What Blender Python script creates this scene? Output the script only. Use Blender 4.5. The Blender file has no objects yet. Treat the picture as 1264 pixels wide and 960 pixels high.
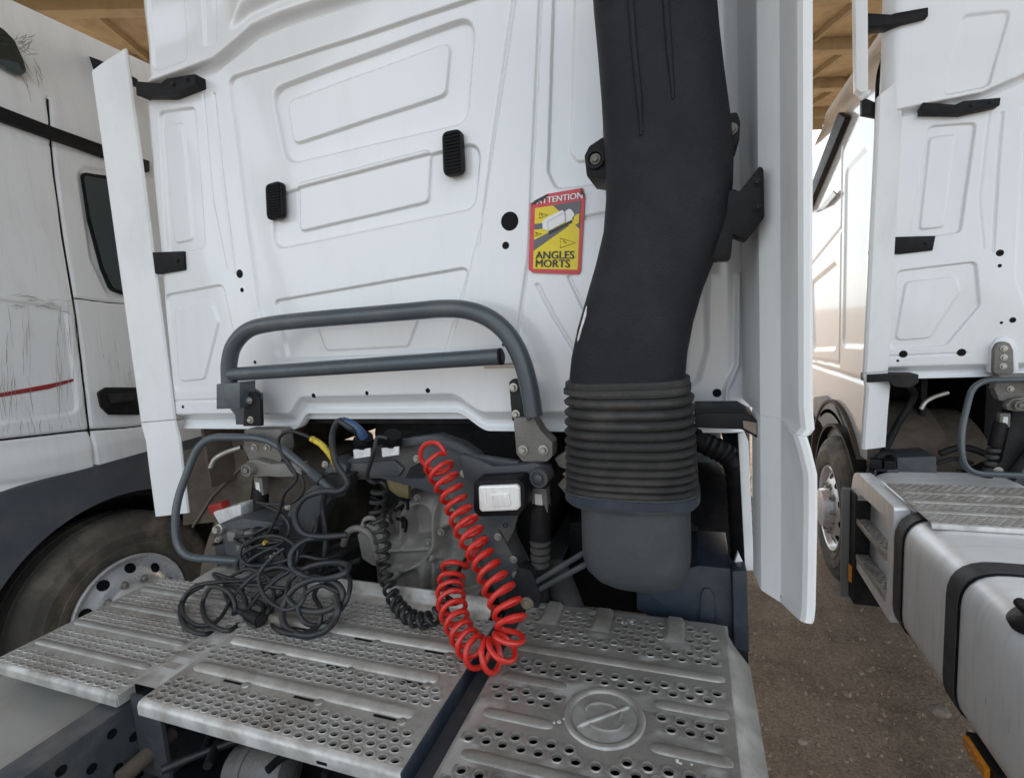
import bpy, bmesh, math, random
import numpy as np
from mathutils import Vector, Matrix

random.seed(7); np.random.seed(7)
scene = bpy.context.scene
COL = scene.collection

# ------------------------------------------------------------------ camera
PPX, PPY, FPX = 632.0, 480.0, 620.43
CR = np.array([[0.94134394, 0.33105397, -0.06538234],
               [-0.02062922, -0.13693596, -0.99036507],
               [-0.33681749, 0.93362295, -0.12207445]])
CAM_H = 1.85
cam_d = bpy.data.cameras.new('camera'); cam = bpy.data.objects.new('camera', cam_d); COL.objects.link(cam)
cam_d.sensor_fit = 'HORIZONTAL'; cam_d.sensor_width = 36.0; cam_d.lens = FPX / 1264.0 * 36.0
cam_d.clip_start = 0.02; cam_d.clip_end = 2000
m3 = Matrix((CR[0], -CR[1], -CR[2])).transposed()
cam.matrix_world = Matrix.Translation((0, 0, CAM_H)) @ m3.to_4x4()
scene.camera = cam

# ------------------------------------------------------------------ sky, sun, exposure
SUN_AZ = math.radians(20)      # from +Y (the way the lorries face), negative = to the left
SUN_EL = math.radians(32)
world = bpy.data.worlds.new('World'); scene.world = world; world.use_nodes = True
wn = world.node_tree; wn.nodes.clear()
wo = wn.nodes.new('ShaderNodeOutputWorld'); bg = wn.nodes.new('ShaderNodeBackground')
sky = wn.nodes.new('ShaderNodeTexSky'); sky.sky_type = 'NISHITA'; sky.sun_disc = False
sky.sun_elevation = SUN_EL; sky.sun_rotation = SUN_AZ; sky.air_density = 1.0; sky.dust_density = 2.5; sky.ozone_density = 0.6
# broken pale cloud over the whole sky
tc = wn.nodes.new('ShaderNodeTexCoord'); mp = wn.nodes.new('ShaderNodeMapping'); mp.inputs['Scale'].default_value = (1.6, 1.6, 4.0)
nz = wn.nodes.new('ShaderNodeTexNoise'); nz.inputs['Scale'].default_value = 1.7; nz.inputs['Detail'].default_value = 6; nz.inputs['Roughness'].default_value = 0.6
rp = wn.nodes.new('ShaderNodeValToRGB'); rp.color_ramp.elements[0].position = 0.36; rp.color_ramp.elements[1].position = 0.58
rp.color_ramp.elements[0].color = (0.25, 0.25, 0.25, 1); rp.color_ramp.elements[1].color = (0.92, 0.92, 0.92, 1)
mx = wn.nodes.new('ShaderNodeMix'); mx.data_type = 'RGBA'
mx.inputs['B'].default_value = (5.4, 5.85, 6.15, 1)
wn.links.new(tc.outputs['Generated'], mp.inputs['Vector']); wn.links.new(mp.outputs['Vector'], nz.inputs['Vector'])
wn.links.new(nz.outputs['Fac'], rp.inputs['Fac']); wn.links.new(rp.outputs['Color'], mx.inputs['Factor'])
wn.links.new(sky.outputs['Color'], mx.inputs['A']); wn.links.new(mx.outputs['Result'], bg.inputs['Color'])
bg.inputs['Strength'].default_value = 0.15
wn.links.new(bg.outputs['Background'], wo.inputs['Surface'])

sun_d = bpy.data.lights.new('sun', 'SUN'); sun = bpy.data.objects.new('sun', sun_d); COL.objects.link(sun)
sun_d.energy = 2.0; sun_d.angle = math.radians(0.5); sun_d.color = (1.0, 0.975, 0.945)
to_sun = Vector((math.sin(SUN_AZ) * math.cos(SUN_EL), math.cos(SUN_AZ) * math.cos(SUN_EL), math.sin(SUN_EL)))
sun.rotation_euler = to_sun.to_track_quat('Z', 'Y').to_euler()
sun.location = to_sun * 60

scene.view_settings.view_transform = 'Standard'; scene.view_settings.look = 'None'
scene.view_settings.exposure = 1.2; scene.view_settings.gamma = 1.0
scene.view_settings.use_curve_mapping = False

# ------------------------------------------------------------------ helpers: points
def P(px, py, X=None, Y=None, Z=None):
    """a spot of the photograph at a known distance -> a point of the place"""
    d = CR.T @ np.array([px - PPX, py - PPY, FPX])
    t = X / d[0] if X is not None else (Y / d[1] if Y is not None else (Z - CAM_H) / d[2])
    return Vector((d[0] * t, d[1] * t, d[2] * t + CAM_H))

def PX(pts, Y): return [P(a, b, Y=Y) for a, b in pts]

def fillet(pts, r, n=5):
    """2-D polygon with rounded corners; r may be a list"""
    out = []; N = len(pts)
    for i in range(N):
        p0, p1, p2 = (np.array(pts[k % N][:2], float) for k in (i - 1, i, i + 1))
        rr = r[i] if isinstance(r, (list, tuple)) else r
        a = p0 - p1; b = p2 - p1; la = np.linalg.norm(a); lb = np.linalg.norm(b)
        if rr <= 0 or la < 1e-6 or lb < 1e-6: out.append(tuple(p1)); continue
        a /= la; b /= lb
        c = max(-1, min(1, float(a @ b))); ang = math.acos(c)
        if ang > math.pi - 0.05: out.append(tuple(p1)); continue
        t = min(rr / math.tan(ang / 2), la * 0.48, lb * 0.48)
        for k in range(n + 1):
            s = k / n; q = (1 - s) ** 2 * (p1 + a * t) + 2 * s * (1 - s) * p1 + s * s * (p1 + b * t)
            out.append(tuple(q))
    return out

def spline(pts, n=8, closed=False):
    pts = [Vector(p) for p in pts]; out = []; N = len(pts)
    segs = N if closed else N - 1
    for i in range(segs):
        if closed: p = [pts[(i + k) % N] for k in (-1, 0, 1, 2)]
        else: p = [pts[max(0, min(N - 1, i + k))] for k in (-1, 0, 1, 2)]
        for k in range(n):
            t = k / n
            out.append(0.5 * ((2 * p[1]) + (p[2] - p[0]) * t + (2 * p[0] - 5 * p[1] + 4 * p[2] - p[3]) * t * t + (3 * p[1] - p[0] - 3 * p[2] + p[3]) * t ** 3))
    if not closed: out.append(pts[-1])
    return out

# ------------------------------------------------------------------ helpers: meshes
class MB:
    def __init__(s): s.v = []; s.f = []
    def add(s, vs, fs):
        o = len(s.v); s.v.extend([tuple(q) for q in vs]); s.f.extend([tuple(i + o for i in f) for f in fs]); return s
    def box(s, x0, x1, y0, y1, z0, z1):
        v = [(x0, y0, z0), (x1, y0, z0), (x1, y1, z0), (x0, y1, z0), (x0, y0, z1), (x1, y0, z1), (x1, y1, z1), (x0, y1, z1)]
        return s.add(v, [(3, 2, 1, 0), (4, 5, 6, 7), (0, 1, 5, 4), (1, 2, 6, 5), (2, 3, 7, 6), (3, 0, 4, 7)])
    def prism_v(s, base, off):
        """closed loop of 3-D points pushed along off"""
        n = len(base); off = Vector(off)
        v = [Vector(b) for b in base] + [Vector(b) + off for b in base]
        f = [tuple(range(n - 1, -1, -1)), tuple(range(n, 2 * n))]
        f += [(i, (i + 1) % n, n + (i + 1) % n, n + i) for i in range(n)]
        return s.add(v, f)
    def prism_px(s, pts, Y0, Y1, r=0.0):
        """outline picked at depth Y0 facing the viewer, thickness to Y1"""
        b = [(q.x, q.z) for q in PX(pts, Y0)]
        if r: b = fillet(b, r)
        return s.prism_v([(x, Y0, z) for x, z in b], (0, Y1 - Y0, 0))
    def tube(s, path, r, seg=10, closed=False, caps=True):
        path = [Vector(p) for p in path]; n = len(path)
        rr = r if isinstance(r, (list, tuple)) else [r] * n
        T = []
        for i in range(n):
            a = path[i - 1] if (i > 0 or closed) else path[i]; b = path[(i + 1) % n] if (i < n - 1 or closed) else path[i]
            t = b - a; T.append(t.normalized() if t.length > 1e-9 else Vector((0, 0, 1)))
        u = T[0].orthogonal().normalized(); vs = []
        for i in range(n):
            u = (u - T[i] * u.dot(T[i])); u = u.normalized() if u.length > 1e-6 else T[i].orthogonal().normalized()
            w = T[i].cross(u)
            for k in range(seg):
                a = 2 * math.pi * k / seg; vs.append(path[i] + (u * math.cos(a) + w * math.sin(a)) * rr[i])
        fs = []
        for i in range(n if closed else n - 1):
            j = (i + 1) % n
            for k in range(seg):
                l = (k + 1) % seg; fs.append((i * seg + k, i * seg + l, j * seg + l, j * seg + k))
        if caps and not closed:
            fs.append(tuple(range(seg - 1, -1, -1))); fs.append(tuple(range((n - 1) * seg, n * seg)))
        return s.add(vs, fs)
    def cyl(s, a, b, r, seg=20): return s.tube([a, b], r, seg)
    def lathe(s, c, axis, prof, seg=40, a0=0.0, a1=2 * math.pi):
        """prof: (distance along axis, radius)"""
        c = Vector(c); axis = Vector(axis).normalized(); u = axis.orthogonal().normalized(); w = axis.cross(u)
        full = abs(a1 - a0 - 2 * math.pi) < 1e-6; m = seg if full else seg + 1; vs = []
        for h, r in prof:
            for k in range(m):
                a = a0 + (a1 - a0) * k / seg; vs.append(c + axis * h + (u * math.cos(a) + w * math.sin(a)) * r)
        fs = []
        for i in range(len(prof) - 1):
            for k in range(seg):
                l = (k + 1) % m; fs.append((i * m + k, i * m + l, (i + 1) * m + l, (i + 1) * m + k))
        if full:
            if prof[0][1] > 1e-5: fs.append(tuple(range(m - 1, -1, -1)))
            if prof[-1][1] > 1e-5: fs.append(tuple(range((len(prof) - 1) * m, len(prof) * m)))
        return s.add(vs, fs)
    def loft(s, rings, caps=True, closed=True):
        n = len(rings[0]); vs = [q for r in rings for q in r]; fs = []
        for i in range(len(rings) - 1):
            for k in range(n if closed else n - 1):
                l = (k + 1) % n; fs.append((i * n + k, i * n + l, (i + 1) * n + l, (i + 1) * n + k))
        if caps: fs.append(tuple(range(n - 1, -1, -1))); fs.append(tuple(range((len(rings) - 1) * n, len(rings) * n)))
        return s.add(vs, fs)
    def hexbolt(s, c, axis, r, h):
        axis = Vector(axis).normalized(); c = Vector(c)
        s.lathe(c, axis, [(0, r * 1.45), (h * .28, r * 1.45), (h * .3, r * 1.2)], 18)
        s.lathe(c + axis * h * .28, axis, [(0, r), (h * .55, r), (h * .7, r * .82)], 6)
        return s

ORG = Vector((0, 0, 0))
def obj(name, mb, mat, parent=None, bevel=0.0, smooth=38, seg=2, flat=False):
    me = bpy.data.meshes.new(name)
    o_ = ORG if parent is not None else Vector((0, 0, 0))
    vs = [(v[0] - o_.x, v[1] - o_.y, v[2] - o_.z) for v in mb.v]
    me.from_pydata(vs, [], mb.f)
    bm = bmesh.new(); bm.from_mesh(me)
    bmesh.ops.recalc_face_normals(bm, faces=bm.faces)
    if bevel:
        ed = [e for e in bm.edges if len(e.link_faces) == 2 and e.calc_face_angle(0) > 0.6]
        bmesh.ops.bevel(bm, geom=ed, offset=bevel, segments=seg, affect='EDGES', profile=0.6, clamp_overlap=True)
    bm.to_mesh(me); bm.free()
    if not flat:
        me.polygons.foreach_set('use_smooth', [True] * len(me.polygons))
        me.set_sharp_from_angle(angle=math.radians(smooth))
    me.materials.append(mat)
    ob = bpy.data.objects.new(name, me); COL.objects.link(ob)
    if parent is not None: ob.parent = parent
    return ob

def thing(name, label, cat, loc, group=None):
    global ORG
    e = bpy.data.objects.new(name, None); COL.objects.link(e); e.location = loc; e.empty_display_size = 0.2
    e['label'] = label; e['category'] = cat
    if group: e['group'] = group
    ORG = Vector(loc)
    return e
def tag(o, label, cat, group=None):
    o['label'] = label; o['category'] = cat
    if group: o['group'] = group
    return o
def copy_part(o, parent):
    c = o.copy(); COL.objects.link(c); c.parent = parent
    for ch in list(o.children):
        d = ch.copy(); COL.objects.link(d); d.parent = c
    return c

# ------------------------------------------------------------------ helpers: pressed sheet (relief) meshes
def seg_dist(U, V, pts, closed):
    d = np.full(U.shape, 1e9); n = len(pts)
    for i in range(n if closed else n - 1):
        ax, ay = pts[i][:2]; bx, by = pts[(i + 1) % n][:2]
        ex, ey = bx - ax, by - ay; L = ex * ex + ey * ey + 1e-12
        t = np.clip(((U - ax) * ex + (V - ay) * ey) / L, 0, 1)
        d = np.minimum(d, (U - ax - t * ex) ** 2 + (V - ay - t * ey) ** 2)
    return np.sqrt(d)
def inside(U, V, pts):
    r = np.zeros(U.shape, bool); n = len(pts)
    for i in range(n):
        ax, ay = pts[i][:2]; bx, by = pts[(i + 1) % n][:2]
        if ay == by: continue
        c = ((ay > V) != (by > V)) & (U < (bx - ax) * (V - ay) / (by - ay) + ax)
        r ^= c
    return r
def sstep(x, a, b):
    t = np.clip((x - a) / (b - a), 0, 1); return t * t * (3 - 2 * t)
def press(U, V, feats):
    """sum of pressings; positive = away from the viewer"""
    D = np.zeros(U.shape)
    for ft in feats:
        pts = ft[1]; mg = 0.06
        us = [p[0] for p in pts]; vs_ = [p[1] for p in pts]
        sel = (U > min(us) - mg) & (U < max(us) + mg) & (V > min(vs_) - mg) & (V < max(vs_) + mg)
        if not sel.any(): continue
        u, v = U[sel], V[sel]
        if ft[0] == 'poly':
            _, pts, depth, w = ft
            sd = seg_dist(u, v, pts, True) * np.where(inside(u, v, pts), -1, 1)
            D[sel] += depth * (1 - sstep(sd, -w / 2, w / 2))
        else:
            _, pts, depth, w = ft
            D[sel] += depth * np.exp(-(seg_dist(u, v, pts, False) / w) ** 2)
    return D
def grid_faces(nu, nv, keep=None):
    idx = np.arange(nu * nv).reshape(nv, nu)
    a = idx[:-1, :-1].ravel(); b = idx[:-1, 1:].ravel(); c = idx[1:, 1:].ravel(); d = idx[1:, :-1].ravel()
    F = np.stack([a, b, c, d], 1)
    if keep is not None: F = F[keep.ravel()]
    return F
def grid_obj(name, V3, F, mat, parent):
    me = bpy.data.meshes.new(name)
    used = np.unique(F); remap = -np.ones(len(V3), int); remap[used] = np.arange(len(used))
    V3 = V3[used]; F = remap[F]
    o_ = np.array(ORG) if parent is not None else np.zeros(3)
    V3 = V3 - o_
    me.vertices.add(len(V3)); me.vertices.foreach_set('co', V3.astype(np.float32).ravel())
    me.loops.add(F.size); me.loops.foreach_set('vertex_index', F.astype(np.int32).ravel())
    me.polygons.add(len(F)); me.polygons.foreach_set('loop_start', np.arange(0, F.size, 4, dtype=np.int32))
    me.update(calc_edges=True); me.validate()
    me.polygons.foreach_set('use_smooth', [True] * len(me.polygons))
    me.materials.append(mat)
    ob = bpy.data.objects.new(name, me); COL.objects.link(ob)
    if parent is not None: ob.parent = parent
    return ob

# ------------------------------------------------------------------ materials
def mk(name, col, rough=0.5, metal=0.0, var=0.12, scale=6.0, bump=0.0, bscale=60.0, dirt=None, dirt_amt=0.5, dirt_scale=3.0,
       coat=0.0, rvar=0.1, stretch=(1, 1, 1), spec=0.5, fine=0.0, dedge=(0.48, 0.68)):
    m = bpy.data.materials.new(name); m.use_nodes = True; t = m.node_tree; N = t.nodes; L = t.links
    b = N['Principled BSDF']; b.inputs['Metallic'].default_value = metal; b.inputs['Coat Weight'].default_value = coat
    b.inputs['Coat Roughness'].default_value = 0.06; b.inputs['Specular IOR Level'].default_value = spec
    co = N.new('ShaderNodeTexCoord'); mp = N.new('ShaderNodeMapping'); mp.inputs['Scale'].default_value = stretch
    L.new(co.outputs['Object'], mp.inputs['Vector'])
    n1 = N.new('ShaderNodeTexNoise'); n1.inputs['Scale'].default_value = scale; n1.inputs['Detail'].default_value = 5; n1.inputs['Roughness'].default_value = 0.62
    L.new(mp.outputs['Vector'], n1.inputs['Vector'])
    r1 = N.new('ShaderNodeValToRGB'); L.new(n1.outputs['Fac'], r1.inputs['Fac'])
    r1.color_ramp.elements[0].position = 0.18; r1.color_ramp.elements[1].position = 0.84
    r1.color_ramp.elements[0].color = (*[max(0, c * (1 - var)) for c in col], 1)
    r1.color_ramp.elements[1].color = (*[min(1, c * (1 + var)) for c in col], 1)
    out = r1.outputs['Color']
    if dirt is not None:
        n2 = N.new('ShaderNodeTexNoise'); n2.inputs['Scale'].default_value = dirt_scale; n2.inputs['Detail'].default_value = 8; n2.inputs['Roughness'].default_value = 0.7
        L.new(mp.outputs['Vector'], n2.inputs['Vector'])
        r2 = N.new('ShaderNodeValToRGB'); L.new(n2.outputs['Fac'], r2.inputs['Fac'])
        r2.color_ramp.elements[0].position = dedge[0]; r2.color_ramp.elements[1].position = dedge[1]
        r2.color_ramp.elements[0].color = (0, 0, 0, 1); r2.color_ramp.elements[1].color = (dirt_amt,) * 3 + (1,)
        mix = N.new('ShaderNodeMix'); mix.data_type = 'RGBA'
        L.new(r2.outputs['Color'], mix.inputs['Factor']); L.new(out, mix.inputs['A']); mix.inputs['B'].default_value = (*dirt, 1)
        out = mix.outputs['Result']
        if metal > 0:
            mm = N.new('ShaderNodeMath'); mm.operation = 'MULTIPLY_ADD'; L.new(r2.outputs['Color'], mm.inputs[0]); mm.inputs[1].default_value = -metal; mm.inputs[2].default_value = metal
            L.new(mm.outputs[0], b.inputs['Metallic'])
    L.new(out, b.inputs['Base Color'])
    n3 = N.new('ShaderNodeTexNoise'); n3.inputs['Scale'].default_value = scale * 2.3; n3.inputs['Detail'].default_value = 4
    L.new(mp.outputs['Vector'], n3.inputs['Vector'])
    mr = N.new('ShaderNodeMapRange'); mr.inputs['From Min'].default_value = 0.15; mr.inputs['From Max'].default_value = 0.85
    mr.inputs['To Min'].default_value = max(0.02, rough - rvar); mr.inputs['To Max'].default_value = min(1, rough + rvar)
    L.new(n3.outputs['Fac'], mr.inputs['Value']); L.new(mr.outputs['Result'], b.inputs['Roughness'])
    if bump:
        n4 = N.new('ShaderNodeTexNoise'); n4.inputs['Scale'].default_value = bscale; n4.inputs['Detail'].default_value = 3
        L.new(mp.outputs['Vector'], n4.inputs['Vector'])
        bp = N.new('ShaderNodeBump'); bp.inputs['Strength'].default_value = bump; bp.inputs['Distance'].default_value = 0.01
        L.new(n4.outputs['Fac'], bp.inputs['Height']); L.new(bp.outputs['Normal'], b.inputs['Normal'])
    return m

WHITE = mk('white_paint', (0.76, 0.775, 0.785), 0.2, var=0.015, scale=2, dirt=(0.42, 0.4, 0.37), dirt_amt=0.17, dirt_scale=5, coat=0.6, rvar=0.06, stretch=(2.2, 1, .35), dedge=(.52, .85))
WHITE_SIDE = mk('white_paint_scuffed', (0.74, 0.75, 0.755), 0.38, var=0.03, scale=2, dirt=(0.42, 0.39, 0.35), dirt_amt=0.22, dirt_scale=3.5, coat=0.1, rvar=0.1, stretch=(1, 3.5, 0.6))
WHITE_CLEAN = mk('white_gloss_paint', (0.8, 0.8, 0.8), 0.16, var=0.02, scale=2, coat=0.6, rvar=0.05)
FAIR = mk('white_fairing_plastic', (0.76, 0.77, 0.77), 0.42, var=0.03, scale=3, dirt=(0.45, 0.42, 0.38), dirt_amt=0.25, dirt_scale=4, stretch=(1, 1, .4))
BLACK = mk('black_plastic', (0.007, 0.007, 0.008), 0.5, spec=0.2, var=0.25, scale=12, dirt=(0.06, 0.05, 0.045), dirt_amt=0.2, dirt_scale=9, bump=0.15, bscale=200)
DUCT = mk('grained_black_plastic', (0.009, 0.010, 0.013), 0.6, var=0.18, scale=5, dirt=(0.04, 0.04, 0.042), dirt_amt=0.3, dirt_scale=4, bump=0.4, bscale=260, spec=0.3)
RUBBER = mk('dusty_rubber', (0.033, 0.032, 0.031), 0.72, var=0.2, scale=7, dirt=(0.12, 0.105, 0.09), dirt_amt=0.5, dirt_scale=6, bump=0.15, bscale=120)
BASEPL = mk('faded_grey_plastic', (0.045, 0.049, 0.054), 0.62, var=0.15, scale=8, dirt=(0.13, 0.12, 0.11), dirt_amt=0.3, dirt_scale=5, bump=0.12, bscale=90)
TUBE = mk('blue_grey_paint', (0.062, 0.078, 0.09), 0.36, var=0.12, scale=5, dirt=(0.2, 0.16, 0.13), dirt_amt=0.3, dirt_scale=5, coat=0.15, bump=0.04, bscale=60)
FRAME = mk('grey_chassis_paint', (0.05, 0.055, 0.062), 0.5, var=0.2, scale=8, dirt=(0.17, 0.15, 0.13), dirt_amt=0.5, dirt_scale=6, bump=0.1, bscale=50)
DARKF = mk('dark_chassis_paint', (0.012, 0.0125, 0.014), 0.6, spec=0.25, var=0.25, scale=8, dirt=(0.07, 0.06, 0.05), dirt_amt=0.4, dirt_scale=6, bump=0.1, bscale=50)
CAST = mk('dull_cast_aluminium', (0.2, 0.19, 0.175), 0.62, metal=0.25, var=0.2, scale=14, dirt=(0.12, 0.1, 0.08), dirt_amt=0.75, dirt_scale=7, bump=0.3, bscale=110)
CASTD = mk('oily_gearbox_casting', (0.21, 0.2, 0.18), 0.62, metal=0.15, var=0.2, scale=10, dirt=(0.11, 0.095, 0.08), dirt_amt=0.7, dirt_scale=6, bump=0.3, bscale=70)
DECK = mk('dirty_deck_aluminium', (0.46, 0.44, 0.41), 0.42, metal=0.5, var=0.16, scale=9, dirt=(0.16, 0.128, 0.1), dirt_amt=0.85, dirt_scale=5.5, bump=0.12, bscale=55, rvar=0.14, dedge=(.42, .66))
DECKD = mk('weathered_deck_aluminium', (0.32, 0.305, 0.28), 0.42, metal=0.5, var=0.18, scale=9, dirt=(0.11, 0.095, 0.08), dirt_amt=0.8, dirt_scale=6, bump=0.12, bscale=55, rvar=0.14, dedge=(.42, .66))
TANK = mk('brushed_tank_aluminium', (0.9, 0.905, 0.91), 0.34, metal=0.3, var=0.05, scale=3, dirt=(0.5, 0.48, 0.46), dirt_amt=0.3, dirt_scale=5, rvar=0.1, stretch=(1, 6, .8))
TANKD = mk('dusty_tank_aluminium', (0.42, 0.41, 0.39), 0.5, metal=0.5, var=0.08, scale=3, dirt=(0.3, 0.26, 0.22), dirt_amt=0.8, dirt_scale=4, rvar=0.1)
STRAP = mk('black_strap', (0.045, 0.045, 0.048), 0.5, spec=0.3, var=0.2, scale=8, dirt=(0.14, 0.12, 0.11), dirt_amt=0.45, dirt_scale=6)
STEEL = mk('zinc_steel', (0.46, 0.45, 0.42), 0.4, metal=0.8, var=0.15, scale=20, dirt=(0.2, 0.15, 0.1), dirt_amt=0.5, dirt_scale=14)
TAN = mk('bare_brown_steel', (0.26, 0.21, 0.17), 0.55, metal=0.3, var=0.2, scale=14, dirt=(0.14, 0.09, 0.05), dirt_amt=0.5, dirt_scale=10)
MUD = mk('muddy_wheel_arch', (0.11, 0.088, 0.068), 0.85, var=0.25, scale=7, dirt=(0.19, 0.15, 0.11), dirt_amt=0.6, dirt_scale=9, bump=0.4, bscale=60)
RED = mk('red_hose', (0.56, 0.022, 0.014), 0.34, var=0.12, scale=6, dirt=(0.2, 0.05, 0.04), dirt_amt=0.3, dirt_scale=12, coat=0.1)
CABLE = mk('black_cable', (0.012, 0.0125, 0.014), 0.48, var=0.2, scale=7, dirt=(0.07, 0.063, 0.055), dirt_amt=0.35, dirt_scale=8)
CABLEG = mk('grey_cable', (0.018, 0.0205, 0.024), 0.48, var=0.2, scale=7, dirt=(0.09, 0.08, 0.07), dirt_amt=0.4, dirt_scale=8)
YELLOW = mk('yellow_sleeve', (0.62, 0.47, 0.03), 0.5, var=0.1, scale=10, dirt=(0.1, 0.08, 0.04), dirt_amt=0.6, dirt_scale=90, dedge=(.5, .56))
OLIVE = mk('dull_yellow_steel', (0.2, 0.165, 0.075), 0.5, metal=0.2, var=0.2, scale=12, dirt=(0.1, 0.08, 0.05), dirt_amt=0.6, dirt_scale=14)
YELPLAIN = mk('yellow_fitting', (0.5, 0.33, 0.04), 0.45, var=0.1, scale=10, dirt=(0.2, 0.14, 0.06), dirt_amt=0.4)
BLUE = mk('blue_sleeve', (0.03, 0.075, 0.19), 0.45, var=0.1, scale=10, dirt=(0.12, 0.13, 0.15), dirt_amt=0.4, dirt_scale=20)
NAVY = mk('navy_plastic', (0.018, 0.027, 0.042), 0.42, var=0.15, scale=6, dirt=(0.1, 0.1, 0.1), dirt_amt=0.3, dirt_scale=7)
REDPL = mk('dull_red_plastic', (0.33, 0.03, 0.025), 0.45, var=0.1, scale=10, dirt=(0.15, 0.06, 0.05), dirt_amt=0.4)
LENS = mk('lamp_glass', (0.86, 0.86, 0.83), 0.12, var=0.1, scale=8, metal=0.15, coat=1.0, bump=0.5, bscale=36, stretch=(4, 1, .4))
PAPER = mk('white_label', (0.72, 0.72, 0.7), 0.5, var=0.05, scale=10, dirt=(0.2, 0.18, 0.16), dirt_amt=0.5, dirt_scale=40)
GLASS = mk('dark_window_glass', (0.014, 0.03, 0.034), 0.04, spec=0.9, var=0.1, scale=2, coat=0.3, rvar=0.02)
TYRE = mk('tyre_rubber', (0.085, 0.076, 0.064), 0.8, var=0.25, scale=9, dirt=(0.24, 0.2, 0.15), dirt_amt=0.8, dirt_scale=4, bump=0.15, bscale=80)
RIM = mk('polished_rim', (0.78, 0.78, 0.79), 0.3, metal=0.35, var=0.06, scale=6, dirt=(0.3, 0.27, 0.23), dirt_amt=0.35, dirt_scale=9)
FENDER = mk('grey_fender_plastic', (0.055, 0.06, 0.072), 0.55, var=0.12, scale=5, dirt=(0.14, 0.12, 0.1), dirt_amt=0.3, dirt_scale=5, bump=0.1, bscale=130)
GREYF = mk('pale_grey_fender', (0.2, 0.2, 0.195), 0.5, var=0.1, scale=5, dirt=(0.2, 0.17, 0.14), dirt_amt=0.5, dirt_scale=5)
STRIPE = mk('red_stripe_film', (0.28, 0.02, 0.025), 0.4, var=0.2, scale=8, dirt=(0.08, 0.05, 0.05), dirt_amt=0.5, dirt_scale=12)
ST_RED = mk('sticker_red', (0.6, 0.05, 0.06), 0.4, var=0.06, scale=12)
ST_YEL = mk('sticker_yellow', (0.78, 0.6, 0.012), 0.4, var=0.05, scale=12)
ST_GRY = mk('sticker_grey', (0.11, 0.11, 0.125), 0.4, var=0.08, scale=12)
ST_WHT = mk('sticker_white', (0.8, 0.8, 0.8), 0.4, var=0.04, scale=12)
ST_SHD = mk('sticker_pale_grey', (0.42, 0.42, 0.45), 0.4, var=0.04, scale=12)
ST_BLK = mk('sticker_black', (0.02, 0.02, 0.02), 0.45, var=0.1, scale=12)
ORANGE = mk('orange_reflector', (0.75, 0.26, 0.01), 0.25, var=0.1, scale=30, coat=0.5, bump=0.2, bscale=300)
ROOFM = mk('brown_roof_slab', (0.43, 0.34, 0.2), 0.8, var=0.18, scale=1.2, dirt=(0.14, 0.09, 0.05), dirt_amt=0.6, dirt_scale=1.1, bump=0.2, bscale=12)
ROOFB = mk('brown_roof_beam', (0.35, 0.275, 0.16), 0.8, var=0.18, scale=2, dirt=(0.12, 0.08, 0.045), dirt_amt=0.6, dirt_scale=2, bump=0.2, bscale=12)
GRAVEL = mk('dusty_gravel', (0.36, 0.27, 0.2), 0.9, var=0.5, scale=40)
STONE = mk('stone', (0.33, 0.275, 0.22), 0.85, var=0.25, scale=20, bump=0.4, bscale=60)
EDGE = mk('dull_steel_edge', (0.16, 0.16, 0.16), 0.5, metal=0.4, var=0.1, scale=10, dirt=(0.1, 0.085, 0.07), dirt_amt=0.5)
CARTON = mk('black_vent_plastic', (0.006, 0.006, 0.007), 0.6, spec=0.15, var=0.1, scale=20)

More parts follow.
